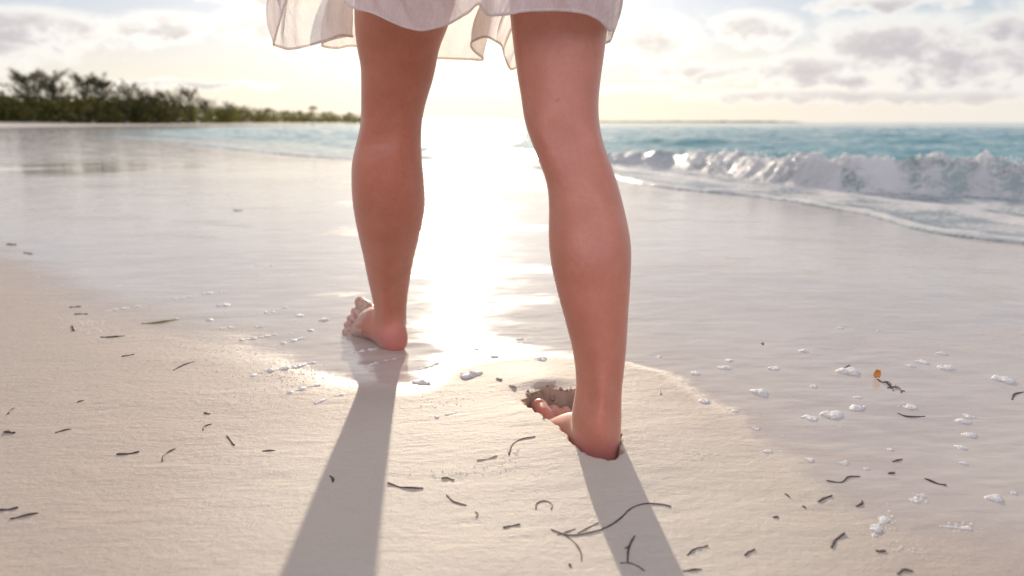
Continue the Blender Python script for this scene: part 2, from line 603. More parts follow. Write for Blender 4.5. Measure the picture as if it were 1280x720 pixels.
# ------------------------------------------------------------------ sea sheet
radii = np.concatenate([geo(1.8, 13, 1.0034), geo(13, 90, 1.0075), geo(90, 12000, 1.035), [12000]])
ang = np.concatenate([np.arange(-50, -37, 1.0), np.arange(-37, 37, 0.2), np.arange(37, 100, 1.5)])
X, Y = polar(radii, np.radians(ang))
rr = np.hypot(X, Y)
sh, st = sdist(SHORE, X, Y)
q, qt = sdist(BREAK, X, Y)
q = -q                                             # positive towards open sea
off = -sh                                          # distance offshore


def tat(px, py):
    p = Gz(px, py, ZW)
    return float(sdist(BREAK, np.array([p.x]), np.array([p.y]))[1][0])


ts = [tat(*c) for c in [(1420, 266), (1280, 250), (1150, 243), (1050, 240), (950, 230), (870, 217), (800, 209), (720, 203), (620, 193), (540, 189), (420, 184)]]
Hc = np.interp(qt, [0] + ts, [0.20, 0.20, 0.20, 0.225, 0.245, 0.235, 0.225, 0.20, 0.14, 0.09, 0.07, 0.05])
brk = np.interp(qt, [0] + ts, [1, 1, 1, 0.95, 0.75, 1, 0.85, 0.25, 0.45, 0.5, 0.4, 0.2])
wl = 0.10 * fbm(qt * 1.3, qt * 0 + 3.0, 3)
qq = q + wl * 1.2
front = sstep(qq, 0.0, 0.26)
back = np.exp(-np.maximum(qq - 0.26, 0) ** 2 / 0.55)
prof = np.where(qq < 0.26, front, back)
z = ZW + 0 * X
fade = 1 - sstep(rr, 50, 140)
# swell lines parallel to the shore and wind chop
offw = off + 0.8 * fbm(X * 0.25, Y * 0.25, 3)
amp = sstep(off, 3.0, 8.0)
swell = np.sin(offw * 2 * math.pi / 4.2 + 0.7)
z = z + amp * fade * 0.060 * (np.maximum(swell, -0.6)) * (0.55 + 1.1 * (fbm(X * 0.22, Y * 0.22 + 9, 2) + 0.5))
z = z + sstep(off, 1.2, 4.0) * fade * (0.15 * fbm(X * 0.9 + Y * 0.3, Y * 1.5, 4) + 0.055 * fbm(X * 4, Y * 6.5, 3))
z = z + 0.78 * Hc * prof
# torn foam on the breaking face and at the crest
lump = fbm(X * 7, Y * 7, 4)
crest = np.exp(-((qq - 0.27) / 0.11) ** 2)
face = sstep(qq, -0.10, 0.05) * (1 - sstep(qq, 0.28, 0.50))
rough_a = brk * (0.040 * face + 0.050 * crest)
z = z + rough_a * (lump * 0.7 + 0.75 * fbm(X * 24, Y * 24, 3) + 0.55 * fbm(X * 62, Y * 62, 2)) + brk * crest * 0.07 * np.maximum(fbm(X * 3.2 + 4, Y * 3.2, 4), 0) * 2.2
for (px, py, hgt, wd) in [(945, 198, 0.13, 0.11), (968, 204, 0.06, 0.08), (1168, 200, 0.10, 0.17), (1212, 210, 0.09, 0.08), (1226, 208, 0.08, 0.06), (1262, 212, 0.12, 0.07), (880, 200, 0.05, 0.10),
                          (796, 190, 0.05, 0.08), (1080, 200, 0.03, 0.2)]:
    bp = Gz(px, {945: 232, 968: 233, 1168: 245, 1212: 247, 1226: 248, 1262: 250, 880: 219, 796: 209, 1080: 241}[px], ZW)
    bt = float(sdist(BREAK, np.array([bp.x]), np.array([bp.y]))[1][0])
    z = z + 0.42 * hgt * np.exp(-((qt - bt) / (wd * 1.3)) ** 2) * crest * (0.3 + 2.2 * np.abs(lump) + 2.2 * np.abs(fbm(X * 20, Y * 20, 3)))
# swash running up the sand: a thin sheet with a rounded foamy lip, and older lips behind it
sw = (1 - sstep(off, 0.9, 1.8))
run = off + 0.10 * fbm(X * 2.5, Y * 2.5, 3)
lipz = 0.020 * np.exp(-((run - 0.05) / 0.045) ** 2) + 0.020 * np.exp(-((run - 0.62) / 0.07) ** 2) + 0.018 * np.exp(-((run - 1.05) / 0.10) ** 2)
z = z + lipz * (0.6 + 1.2 * fbm(X * 5, Y * 5, 2) + 0.3) + sw * 0.008 * fbm(X * 9, Y * 9, 3)
zsd = z_sand(X, Y)
thin = np.where(off > -0.02, np.maximum(z, zsd + 0.007 * sstep(off, -0.01, 0.10)), zsd - 0.02 - np.minimum(0.4, 0.5 * np.maximum(-off, 0)))
z = np.where(off < 2.0, thin, z)
foam = np.zeros_like(X)
seg = fbm(qt * 0.9 + 2.0, 0 * qt + 7.0, 2)
foam = np.maximum(foam, brk * face * (0.57 + 0.8 * lump + 0.45 * seg + 0.22 * (1 - sstep(qq, 0.0, 0.10))))
foam = np.maximum(foam, brk * np.exp(-((qq - 0.27) / 0.075) ** 2) * (0.62 + 0.8 * lump + 0.5 * seg))
foam = np.maximum(foam, 0.8 * np.exp(-((run - 0.05) / 0.06) ** 2) * (1 - 0.75 * sstep(rr, 9, 16)))
nearf = 1 - 0.68 * sstep(rr, 8.5, 14)
foam = np.maximum(foam, nearf * (0.75 + 0.8 * fbm(X * 2, Y * 2, 2)) * np.exp(-((run - 0.62) / 0.13) ** 2))
foam = np.maximum(foam, nearf * (0.55 + 0.9 * fbm(X * 2 + 5, Y * 2, 2)) * np.exp(-((run - 1.08) / 0.16) ** 2))
foam = np.maximum(foam, nearf * sw * sstep(off, 0.02, 0.3) * (0.42 + 0.9 * fbm(X * 1.6, Y * 3, 3)))
foam = np.maximum(foam, sstep(qq, -0.9, 0.0) * (1 - sstep(qq, 0.0, 0.2)) * (0.40 + 0.7 * fbm(X * 3, Y * 3, 3)) * brk)
caps = amp * sstep(swell, 0.80, 1.0) * sstep(fbm(X * 0.55, Y * 0.55, 3), 0.10, 0.24) * fade
foam = np.maximum(foam, 0.75 * caps)
z = z + 0.05 * caps * np.maximum(lump, -0.1)
shallow = 1 - sstep(off, 0.6, 2.4)
roll = sstep(qq, -0.05, 0.05) * (1 - sstep(qq, 0.25, 0.9)) * sstep(Hc, 0.05, 0.15)
keep = off > -0.7
verts = np.stack([X, Y, z], -1).reshape(-1, 3)
quads = grid_quads(len(radii), len(ang), False)
kq = keep.reshape(-1)[quads].any(1)
quads = quads[kq]
used = np.unique(quads)
remap = np.full(len(verts), -1)
remap[used] = np.arange(len(used))
me = np_mesh('sea', verts[used], remap[quads], True, {'foam': foam.reshape(-1)[used], 'shallow': shallow.reshape(-1)[used], 'roll': roll.reshape(-1)[used]})
tag(link('sea', me, M_SEA), 'turquoise sea with a small wave breaking on the shore', None, None, 'structure')

# ------------------------------------------------------------------ vegetation
def leaf_mat(name, c1, c2, trans=0.35):
    m, t, bs = mat(name)
    oi = t.add('ShaderNodeNewGeometry')
    g = oi.outputs['Position']
    n = t.noise(g, 0.5, 4, 0.7)
    col = t.mix(t.ss(t.m('ADD', t.m('MULTIPLY', n, 0.6), t.m('MULTIPLY', oi.outputs['Random Per Island'], 0.5)), 0.3, 0.8), c1, c2)
    setp(t, bs, color=col, rough=0.55, spec=0.3)
    tr = t.add('ShaderNodeBsdfTranslucent')
    t.put(tr.inputs[0], t.mix(1.0, col, (1.5, 1.4, 0.5), 'MULTIPLY'))
    ms = t.add('ShaderNodeMixShader')
    t.put(ms.inputs[0], trans)
    t.put(ms.inputs[1], bs.outputs[0])
    t.put(ms.inputs[2], tr.outputs[0])
    t.l.new(ms.outputs[0], m.node_tree.nodes['Material Output'].inputs[0])
    return m


M_TREE = leaf_mat('casuarina needles', (0.040, 0.040, 0.018), (0.085, 0.080, 0.032), 0.32)
M_BUSH = leaf_mat('coastal shrub leaves', (0.055, 0.058, 0.016), (0.135, 0.130, 0.034), 0.42)
M_FAR = leaf_mat('distant scrub', (0.06, 0.075, 0.025), (0.11, 0.115, 0.04), 0.3)
M_BARK = simple('grey bark', (0.07, 0.055, 0.045), (0.12, 0.10, 0.08), 3.0, 0.85)


def tube(pts, rads, n=7, caps=True):
    """closed tapered tube through points, as (verts, quads)"""
    pts = np.asarray(pts, float)
    V, Q = [], []
    m = len(pts)
    for i in range(m):
        tg = pts[min(i + 1, m - 1)] - pts[max(i - 1, 0)]
        tg = tg / (np.linalg.norm(tg) + 1e-12)
        up = np.array([0, 0, 1.0]) if abs(tg[2]) < 0.9 else np.array([1.0, 0, 0])
        s1 = np.cross(tg, up)
        s1 /= np.linalg.norm(s1)
        s2 = np.cross(s1, tg)
        rx, ry = rads[i] if isinstance(rads[i], (tuple, list)) else (rads[i], rads[i])
        for k in range(n):
            a = 2 * math.pi * k / n
            V.append(pts[i] + s1 * rx * math.cos(a) + s2 * ry * math.sin(a))
    for i in range(m - 1):
        for k in range(n):
            Q.append((i * n + k, i * n + (k + 1) % n, (i + 1) * n + (k + 1) % n, (i + 1) * n + k))
    if caps:
        a = len(V)
        V.append(pts[0])
        V.append(pts[-1])
        for k in range(0, n):
            Q.append((a, (k + 1) % n, k, k))
            Q.append((a + 1, (m - 1) * n + k, (m - 1) * n + (k + 1) % n, (m - 1) * n + (k + 1) % n))
    return V, Q


class MB:
    def __init__(self):
        self.v, self.f = [], []

    def addvf(self, v, f):
        o = len(self.v)
        self.v.extend([tuple(p) for p in v])
        for q in f:
            q2 = []
            for i in q:
                if (i + o) not in q2:
                    q2.append(i + o)
            self.f.append(q2)

    def tube(self, pts, rads, n=7):
        self.addvf(*tube(pts, rads, n))

    def mesh(self, name, smooth=True):
        me = bpy.data.meshes.new(name)
        me.from_pydata(self.v, [], self.f)
        me.polygons.foreach_set('use_smooth', [smooth] * len(me.polygons))
        me.update()
        return me


def leaf_quads(centers, length, wid, up_bias=0.5, rg=None):
    n = len(centers)
    rg = rg or rng
    d = rg.normal(size=(n, 3))
    d[:, 2] = d[:, 2] * 0.6 + up_bias
    d /= np.linalg.norm(d, axis=1)[:, None]
    e = np.cross(d, rg.normal(size=(n, 3)))
    e /= np.linalg.norm(e, axis=1)[:, None]
    L = (length * (0.6 + 0.8 * rg.random(n)))[:, None]
    Wd = (wid * (0.6 + 0.8 * rg.random(n)))[:, None]
    v = np.stack([centers - d * L * 0.5, centers + e * Wd * 0.5, centers + d * L * 0.5, centers - e * Wd * 0.5], 1)
    return v.reshape(-1, 3), np.arange(n * 4).reshape(-1, 4)


def make_tree(px, top_py, dist, spread, dense, label, seed, lean=0.0):
    """feathery casuarina: trunk with rising limbs, needle tufts strung along the twigs"""
    rg = np.random.default_rng(seed)
    base = P(px, 153, dist)
    gz = zs(base.x, base.y)
    top = P(px, top_py, dist).z
    H = top - gz
    root = empty('casuarina_tree', (base.x, base.y, gz))
    tag(root, label, 'tree', 'feathery trees behind the beach')
    mb = MB()
    trunk = [np.array([lean * H * (k / 6) ** 1.5 + rg.normal() * 0.08, rg.normal() * 0.08, H * 0.86 * k / 6 - 0.2]) for k in range(7)]
    mb.tube(trunk, [H * 0.018 * (1 - 0.8 * k / 6) for k in range(7)], 6)
    cs = []
    for i in range(int(34 * dense)):
        f = 0.18 + 0.80 * rg.random()
        k = f * 6
        a = trunk[min(int(k), 5)] * (1 - k % 1) + trunk[min(int(k) + 1, 6)] * (k % 1)
        az = rg.random() * 2 * math.pi
        Lb = spread * H * (0.60 + 0.85 * (1 - f) + 0.60 * rg.random())
        rise = Lb * (0.35 + 0.85 * rg.random())
        e = a + np.array([math.cos(az) * Lb * 0.8, math.sin(az) * Lb * 0.8, rise])
        e[2] = min(e[2], H * (0.80 + 0.22 * rg.random()))
        midp = (a + e) / 2 + rg.normal(size=3) * 0.15
        mb.tube([a, midp, e], [H * 0.006, H * 0.004, H * 0.0015], 4)
        for tq in range(int(62 * dense)):
            u = 0.25 + 0.85 * rg.random()
            c = a * (1 - u) ** 2 + 2 * midp * u * (1 - u) + e * u * u
            cs.append(c + rg.normal(size=3) * H * 0.030 * (1.25 - 0.6 * u))
    link('trunk', mb.mesh('tree trunk'), M_BARK, root)
    v, f = leaf_quads(np.array(cs), H * 0.050, H * 0.013, 0.6, rg)
    link('crown', np_mesh('tree crown', v, f, False), M_TREE, root)
    return root


TREES = [(2, 116, 112, 0.30, 1.0, 'rounded dark tree cut by the left edge of the view'),
         (40, 86, 118, 0.30, 1.3, 'tall broad feathery tree, first of the tall ones from the left'),
         (72, 84, 120, 0.26, 1.2, 'tallest feathery tree with a forked pointed crown, beside the first broad one'),
         (108, 89, 122, 0.27, 1.1, 'tall airy tree with gaps in its crown, middle of the tall grove'),
         (132, 91, 124, 0.25, 1.2, 'tall dense tree standing right of the airy one in the tall grove'),
         (155, 97, 127, 0.22, 0.9, 'thin tree leaning right at the right end of the tall grove'),
         (174, 107, 132, 0.30, 1.1, 'small dark tree just past the leaning one'),
         (194, 113, 138, 0.30, 1.0, 'low sparse tree between the small dark tree and the slim pair'),
         (208, 110, 140, 0.26, 0.9, 'slim sparse tree, left one of the slim pair'),
         (234, 106, 148, 0.26, 1.0, 'wind-bent tree with a pointed right-leaning top'),
         (222, 113, 146, 0.26, 0.9, 'slim sparse tree, right one of the slim pair'),
         (262, 122, 170, 0.38, 1.1, 'bushy round-topped tree beyond the wind-bent one'),
         (286, 127, 190, 0.36, 1.0, 'small pale-topped tree right of the bushy round one'),
         (308, 132, 215, 0.42, 1.0, 'low round tree near the right end of the grove')]
for i, (px, ty, dd, sp, dn, lb) in enumerate(TREES):
    make_tree(px, ty, dd, sp, dn, lb, 100 + i, 0.16 if 'lean' in lb else rng.normal() * 0.03)

# undergrowth: one mass of shrubs below and beyond the trees
cs = []
for i in range(620):
    u = rng.random()
    px = -160 + 620 * u
    dist = np.interp(px, [-160, 0, 150, 260, 340, 460], [90, 108, 122, 165, 250, 420]) * (1 + 0.12 * rng.random())
    topy = np.interp(px, [-160, 0, 60, 180, 220, 260, 330, 400, 460], [110, 120, 122, 123, 128, 132, 137.5, 140.5, 142.5])
    b = P(px, 153, dist)
    g0 = zs(b.x, b.y)
    hh = (P(px, topy, dist).z - g0) * (0.35 + 0.75 * rng.random() ** 1.3)
    n = 46
    c = np.array([b.x, b.y, g0]) + np.stack([rng.normal(size=n) * hh * 0.36, rng.normal(size=n) * hh * 0.36, hh * np.abs(rng.random(n)) ** 0.8], 1)
    cs.append((c, hh))
vs, fs, o = [], [], 0
for c, hh in cs:
    v, f = leaf_quads(c, hh * 0.20 + 0.1, hh * 0.12 + 0.05, 0.3)
    vs.append(v)
    fs.append(f + o)
    o += len(v)
tag(link('shrub_thicket', np_mesh('shrub thicket', np.concatenate(vs), np.concatenate(fs), False), M_BUSH),
    'dense olive green shrub thicket along the top of the beach', 'shrubs', None, 'stuff')


def make_palm(px, top_py, dist, label, seed):
    rg = np.random.default_rng(seed)
    base = P(px, 153, dist)
    gz = zs(base.x, base.y)
    H = P(px, top_py, dist).z - gz
    root = empty('palm_tree', (base.x, base.y, gz))
    tag(root, label, 'tree', 'palms along the far shore')
    mb = MB()
    mb.tube([(0, 0, -0.3), (0.2, 0, H * 0.5), (0.5, 0, H * 0.86)], [0.3, 0.24, 0.2], 6)
    link('trunk', mb.mesh('palm trunk'), M_BARK, root)
    V, F = [], []
    for k in range(15):
        a = rg.random() * 2 * math.pi
        L = H * 0.34 * (0.8 + 0.4 * rg.random())
        up = 0.2 + 0.9 * rg.random()
        pts = [np.array([0.5, 0, H * 0.86]) + np.array([math.cos(a) * L * u, math.sin(a) * L * u, L * (up * u - (up + 0.45) * u * u)]) for u in np.linspace(0, 1, 6)]
        s = np.array([-math.sin(a), math.cos(a), 0])
        b0 = len(V)
        for j, p in enumerate(pts):
            wd = L * 0.13 * (0.25 + math.sin(math.pi * (0.12 + 0.85 * j / 5)))
            V += [p + s * wd - np.array([0, 0, wd * 0.5]), p, p - s * wd - np.array([0, 0, wd * 0.5])]
        for j in range(5):
            for e in (0, 1):
                F.append((b0 + 3 * j + e, b0 + 3 * j + e + 1, b0 + 3 * j + e + 4, b0 + 3 * j + e + 3))
    link('crown', np_mesh('palm crown', np.array(V), np.array(F), True), M_TREE, root)


for i, (px, ty, dd, lb) in enumerate([(334, 133.5, 300, 'bushy palm at the right end of the feathery grove'), (356, 137, 340, 'low palm, first in the row along the far shore'),
                                      (391, 131, 400, 'lone tall palm rising above the far shore thicket'), (374, 137, 370, 'palm just left of the lone tall one'),
                                      (412, 138, 420, 'palm just right of the lone tall one'), (436, 139, 450, 'palm showing nearest to the left leg on the far shore')]):
    make_palm(px, ty, dd, lb, 300 + i)

# low headland across the bay
hx = np.linspace(395, 1000, 260)
rows = []
for k, fr in enumerate([0.0, 0.12, 0.3, 0.5, 0.75, 1.0]):
    Yd = 1900 + 260 * fr
    prof_h = [0.0, 0.55, 0.9, 1.0, 0.6, 0.0][k]
    row = []
    for px in hx:
        topy = np.interp(px, [395, 440, 520, 545, 580, 610, 640, 700, 800, 880, 960, 985, 1000], [149, 148.6, 147.6, 147, 147.6, 148.8, 149.9, 150.6, 150.9, 150.5, 150.9, 151.6, 153])
        hgt = (153 - topy) * Yd / FPX + 0.44
        hgt *= 0.84 + 0.5 * float(fbm(np.array([px * 0.14]), np.array([k * 3.0]), 4)[0])
        row.append(((px - 640) / FPX * Yd * 1.0, Yd, ZW - 0.3 + max(hgt, 0) * prof_h))
    rows.append(row)
v = np.array(rows).reshape(-1, 3)
me = np_mesh('headland', v, grid_quads(len(rows), len(hx), False), True)
tag(link('headland', me, M_FAR), 'low scrubby headland across the bay on the horizon', None, None, 'structure')

# ------------------------------------------------------------------ person
def loft(rings):
    n = len(rings[0])
    V = [p for r in rings for p in r]
    F = []
    for i in range(len(rings) - 1):
        for k in range(n):
            F.append((i * n + k, i * n + (k + 1) % n, (i + 1) * n + (k + 1) % n, (i + 1) * n + k))
    F.append(tuple(range(n))[::-1])
    F.append(tuple((len(rings) - 1) * n + k for k in range(n)))
    return V, F


def ellipsoid(c, r, M=None, nu=14, nv=9):
    V, F = [], []
    rings = []
    for i in range(nv + 1):
        th = math.pi * i / nv
        ring = []
        for k in range(nu):
            a = 2 * math.pi * k / nu
            ring.append(Vector((r[0] * math.sin(th + 1e-4) * math.cos(a), r[1] * math.sin(th + 1e-4) * math.sin(a), -r[2] * math.cos(th))))
        rings.append([(Vector(c) + (M @ p if M else p)) for p in ring])
    return loft(rings)


def leg_rings(rows, back, shape):
    """rows: (py, x_left, x_right, Y, depth ratio, narrowing at the back)"""
    rows = np.array(rows, float)
    # resample
    py = np.linspace(rows[0, 0], rows[-1, 0], 90)
    cols = [np.interp(py, rows[:, 0], rows[:, k]) for k in range(1, 6)]
    ker = np.array([1, 2, 3, 2, 1.0])
    ker /= ker.sum()
    sm = []
    for c in cols:
        cc = np.convolve(np.pad(c, 2, mode='edge'), ker, mode='valid')
        sm.append(cc)
    rings = []
    for i in range(len(py)):
        xl, xr, Yc, ra, nb = [s[i] for s in sm]
        a, b = P(xl, py[i], Yc), P(xr, py[i], Yc)
        c = (a + b) / 2
        hw = (b - a).length / 2
        ring = []
        for k in range(40):
            t = 2 * math.pi * k / 40
            cx, sy = math.cos(t), math.sin(t)
            x = hw * cx
            y = hw * ra * sy
            if sy < 0:
                x *= 1 - nb * sy * sy
                y *= 1 + back(py[i])
                d = t - 1.5 * math.pi                      # angle from the middle of the back
                y -= shape(py[i], d)
            ring.append(Vector((c.x + x, c.y + y, c.z)))
        rings.append(ring)
    return rings


# photographed outline of each leg with the depth it stands at
S = CAM_H / 0.46
LL = [(-130, 470, 600, 1.30, 1.08, 0), (-60, 452, 585, 1.31, 1.08, 0), (0, 444, 570, 1.325, 1.06, 0), (33, 444, 560, 1.335, 1.06, 0), (62, 447, 548, 1.35, 1.06, 0), (83, 452, 545, 1.36, 1.06, 0.05),
      (104, 452, 540, 1.37, 1.06, 0.05), (125, 452, 533, 1.385, 1.08, 0.05), (146, 452, 528, 1.395, 1.10, 0.05), (158, 451, 527, 1.40, 1.10, 0.05), (175, 447, 526, 1.405, 1.04, 0.04),
      (192, 442.5, 527, 1.41, 1.02, 0), (208, 440, 528, 1.415, 1.02, 0), (229, 440, 530, 1.425, 1.02, 0), (250, 441, 531.5, 1.44, 1.02, 0), (271, 444, 529.5, 1.455, 1.02, 0.05),
      (292, 448, 525, 1.475, 1.04, 0.08), (322, 455, 517, 1.51, 1.08, 0.14), (344, 459, 513, 1.535, 1.12, 0.22), (367, 464, 510, 1.56, 1.2, 0.3), (389, 467.5, 508, 1.575, 1.3, 0.32),
      (404, 469, 508, 1.582, 1.35, 0.28), (420, 474, 509, 1.588, 1.35, 0.2)]
RL = [(-130, 615, 765, 1.24, 1.08, 0), (-60, 632, 763, 1.225, 1.08, 0), (0, 636, 762, 1.215, 1.06, 0), (17, 637, 762, 1.21, 1.06, 0), (42, 640, 758, 1.205, 1.06, 0), (62, 642, 756, 1.20, 1.06, 0), (83, 645, 753, 1.19, 1.06, 0),
      (104, 648, 750, 1.18, 1.06, 0.05), (125, 652, 748, 1.17, 1.08, 0.05), (146, 654, 748, 1.16, 1.10, 0.05), (167, 660, 751, 1.15, 1.08, 0.05), (188, 668, 757, 1.14, 1.04, 0.03),
      (208, 676, 765, 1.13, 1.02, 0), (229, 684, 772, 1.12, 1.0, 0), (250, 686, 777.5, 1.11, 1.0, 0), (271, 686, 782.5, 1.10, 1.0, 0), (292, 685, 787, 1.09, 1.0, 0), (311, 686, 789, 1.083, 1.0, 0.02),
      (333, 689, 788.5, 1.076, 1.0, 0.05), (356, 694, 787.5, 1.070, 1.02, 0.08), (378, 700, 786, 1.064, 1.04, 0.12), (400, 706, 784.7, 1.059, 1.08, 0.18), (422, 712, 783.7, 1.054, 1.12, 0.24),
      (444, 717, 782, 1.05, 1.18, 0.30), (467, 720, 779.5, 1.046, 1.28, 0.36), (489, 720, 777, 1.043, 1.36, 0.40), (502, 717.5, 777, 1.041, 1.40, 0.38), (516, 713, 778, 1.040, 1.42, 0.34), (535, 713, 777, 1.040, 1.40, 0.28), (555, 720, 775, 1.040, 1.3, 0.2)]
for row in (LL, RL):
    pass


def foot_parts(M, side, splay, lift_toes):
    """foot with heel back at the local origin, toes along +y; side = +1 when the big toe lies at +x"""
    out = []
    secs = [(0.001, 0.012, 0.012, 0.044, 0), (0.006, 0.021, 0.005, 0.058, 0), (0.016, 0.027, 0.001, 0.074, 0), (0.032, 0.030, 0.0, 0.078, 0), (0.052, 0.031, 0.002, 0.080, 0.000), (0.075, 0.031, 0.004, 0.080, 0.001), (0.10, 0.033, 0.006, 0.074, 0.001),
            (0.125, 0.038, 0.005, 0.063, 0.000), (0.148, 0.0435, 0.001, 0.052, 0.000), (0.166, 0.0475, -0.002, 0.043, 0.000), (0.180, 0.0475, -0.001, 0.036, -0.001), (0.192, 0.044, 0.003, 0.030, 0.0), (0.200, 0.036, 0.007, 0.025, 0.001)]
    rings = []
    for (y, hw, zb, zt, xo) in secs:
        ring = []
        for k in range(36):
            t = 2 * math.pi * k / 36
            c, s = math.cos(t), math.sin(t)
            zc, hz = (zb + zt) / 2, (zt - zb) / 2
            # lower half boxier, upper half narrows to the instep ridge on the inner side
            ex = 0.75 if s < 0 else 1.0
            xx = hw * math.copysign(abs(c) ** ex, c)
            if s > 0:
                xx *= 1 - 0.30 * s * s
                xx += side * 0.006 * s * (y / 0.2)
            zz = zc + hz * math.copysign(abs(s) ** (0.8 if s < 0 else 1.0), s)
            ysk = -0.32 * y * max(0, (0.5 - 0.5 * side * c)) * (1 if y > 0.15 else 0) * 0.35
            ring.append(M @ Vector((xx + side * xo, y + ysk, zz)))
        rings.append(ring)
    out.append(loft(rings))
    toes = [(0.0270, 0.172, 0.236, 0.0146, 0.0126), (0.0055, 0.178, 0.229, 0.0100, 0.0086), (-0.0110, 0.174, 0.219, 0.0094, 0.0081), (-0.0255, 0.166, 0.207, 0.0090, 0.0078), (-0.0385, 0.152, 0.190, 0.0088, 0.0078)]
    for i, (x, y0, y1, r0, r1) in enumerate(toes):
        fan = splay * (x / 0.035)
        pts, rad = [], []
        for k, u in enumerate(np.linspace(-0.15, 1, 9)):
            yy = y0 + (y1 - y0 - r1) * u
            arch = 0.006 * math.sin(math.pi * min(max(u, 0), 1) * 0.9) if i else 0.003 * math.sin(math.pi * max(u, 0))
            lift = 0.0
            zz = r0 * 1.02 + arch + lift - (0.004 * u if i else 0.001 * u)
            zz += lift_toes * max(u + 0.1, 0) ** 0.8
            pts.append(M @ Vector((side * (x + fan * u * 0.010), yy, zz)))
            kn = 1 + (0.10 * math.exp(-((u - 0.55) / 0.16) ** 2) if i else 0.05 * math.exp(-((u - 0.45) / 0.2) ** 2))
            rr_ = (r0 + (r1 - r0) * max(u, 0)) * kn
            rad.append(rr_)
        out.append(tube(pts, rad, 14))
        tip = pts[-1]
        out.append(ellipsoid(tip, (r1 * 1.1,) * 3))
    # ankle bones and heel pad
    out.append(ellipsoid(M @ Vector((0, 0.028, 0.026)), (0.0305, 0.029, 0.027), M.rot))
    return out


class Foot:
    """places the foot: its front may be rolled against the heel"""
    def __init__(self, M, roll=0.0):
        self.M, self.roll, self.rot = M, roll, M.to_3x3()

    def __matmul__(self, v):
        k = min(max((v.y - 0.03) / 0.13, 0), 1)
        k = k * k * (3 - 2 * k)
        a = self.roll * k
        x, z = v.x, v.z - 0.025
        return self.M @ Vector((x * math.cos(a) + z * math.sin(a), v.y, -x * math.sin(a) + z * math.cos(a) + 0.025))


M_R = Matrix.Translation(RF_HEEL) @ Matrix.Rotation(RF_YAW, 4, 'Z')
M_L = Matrix.Translation(LF_HEEL) @ Matrix.Rotation(R(36), 4, 'Z') @ Matrix.Rotation(R(5), 4, 'X') @ Matrix.Rotation(R(-6), 4, 'Y')
body = MB()
def gs(x, c, w_):
    return math.exp(-((x - c) / w_) ** 2)


def anatomy(knee, calf, low, ankle, k):
    """bulges (m, towards the back) of hamstring cords, knee fold, calf heads and heel cord"""
    def f(y, d):
        v = gs(y, knee, 26 * k) * (0.0042 * (gs(d, -0.85, 0.28) + gs(d, 0.85, 0.28)) - 0.0065 * gs(d, 0, 0.45))
        v -= gs(y, knee + 6 * k, 3.2 * k) * 0.0016 * gs(d, 0.1, 0.7) + gs(y, knee + 17 * k, 3.0 * k) * 0.0009 * gs(d, -0.1, 0.5)
        v += gs(y, calf, 42 * k) * (0.0040 * gs(d, -0.55, 0.40) + 0.0030 * gs(d, 0.55, 0.40) - 0.0022 * gs(d, 0, 0.20))
        v -= gs(y, low, 13 * k) * 0.0016 * (gs(d, -0.5, 0.4) + 0.8 * gs(d, 0.55, 0.4))
        v += gs(y, ankle, 34 * k) * (0.0030 * gs(d, 0, 0.30) - 0.0042 * (gs(d, -0.72, 0.30) + gs(d, 0.72, 0.30)))
        return v
    return f


body.addvf(*loft(leg_rings(LL, lambda y: 0.06 * math.exp(-((y - 225) / 45) ** 2), anatomy(164, 222, 276, 388, 0.85))))
body.addvf(*loft(leg_rings(RL, lambda y: 0.08 * math.exp(-((y - 290) / 60) ** 2), anatomy(176, 278, 352, 496, 1.15))))
for vf in foot_parts(Foot(M_R), -1, 0.25, 0.021) + foot_parts(Foot(M_L, R(-29)), 1, 0.35, 0.014):
    body.addvf(*vf)
HIP = Vector((-0.045, 1.262, 0))
rings = []
for (zz, hx_, hy_) in [(0.72, 0.135, 0.085), (0.76, 0.160, 0.10), (0.82, 0.172, 0.115), (0.90, 0.165, 0.112), (0.98, 0.135, 0.095), (1.05, 0.118, 0.085), (1.10, 0.116, 0.083)]:
    rings.append([Vector((HIP.x + hx_ * math.cos(2 * math.pi * k / 40), HIP.y + hy_ * math.sin(2 * math.pi * k / 40), zz)) for k in range(40)])
body.addvf(*loft(rings))
raw = body.mesh('body')
bm = bmesh.new()
bm.from_mesh(raw)
bmesh.ops.recalc_face_normals(bm, faces=bm.faces)
bm.to_mesh(raw)
bm.free()
tmp = link('body', raw)
md = tmp.modifiers.new('one skin', 'REMESH')
md.mode = 'VOXEL'
md.voxel_size = 0.0024
ms_ = tmp.modifiers.new('soften', 'SMOOTH')
ms_.factor = 0.5
ms_.iterations = 7
dg = bpy.context.evaluated_depsgraph_get()
body_me = bpy.data.meshes.new_from_object(tmp.evaluated_get(dg))
bpy.data.objects.remove(tmp)
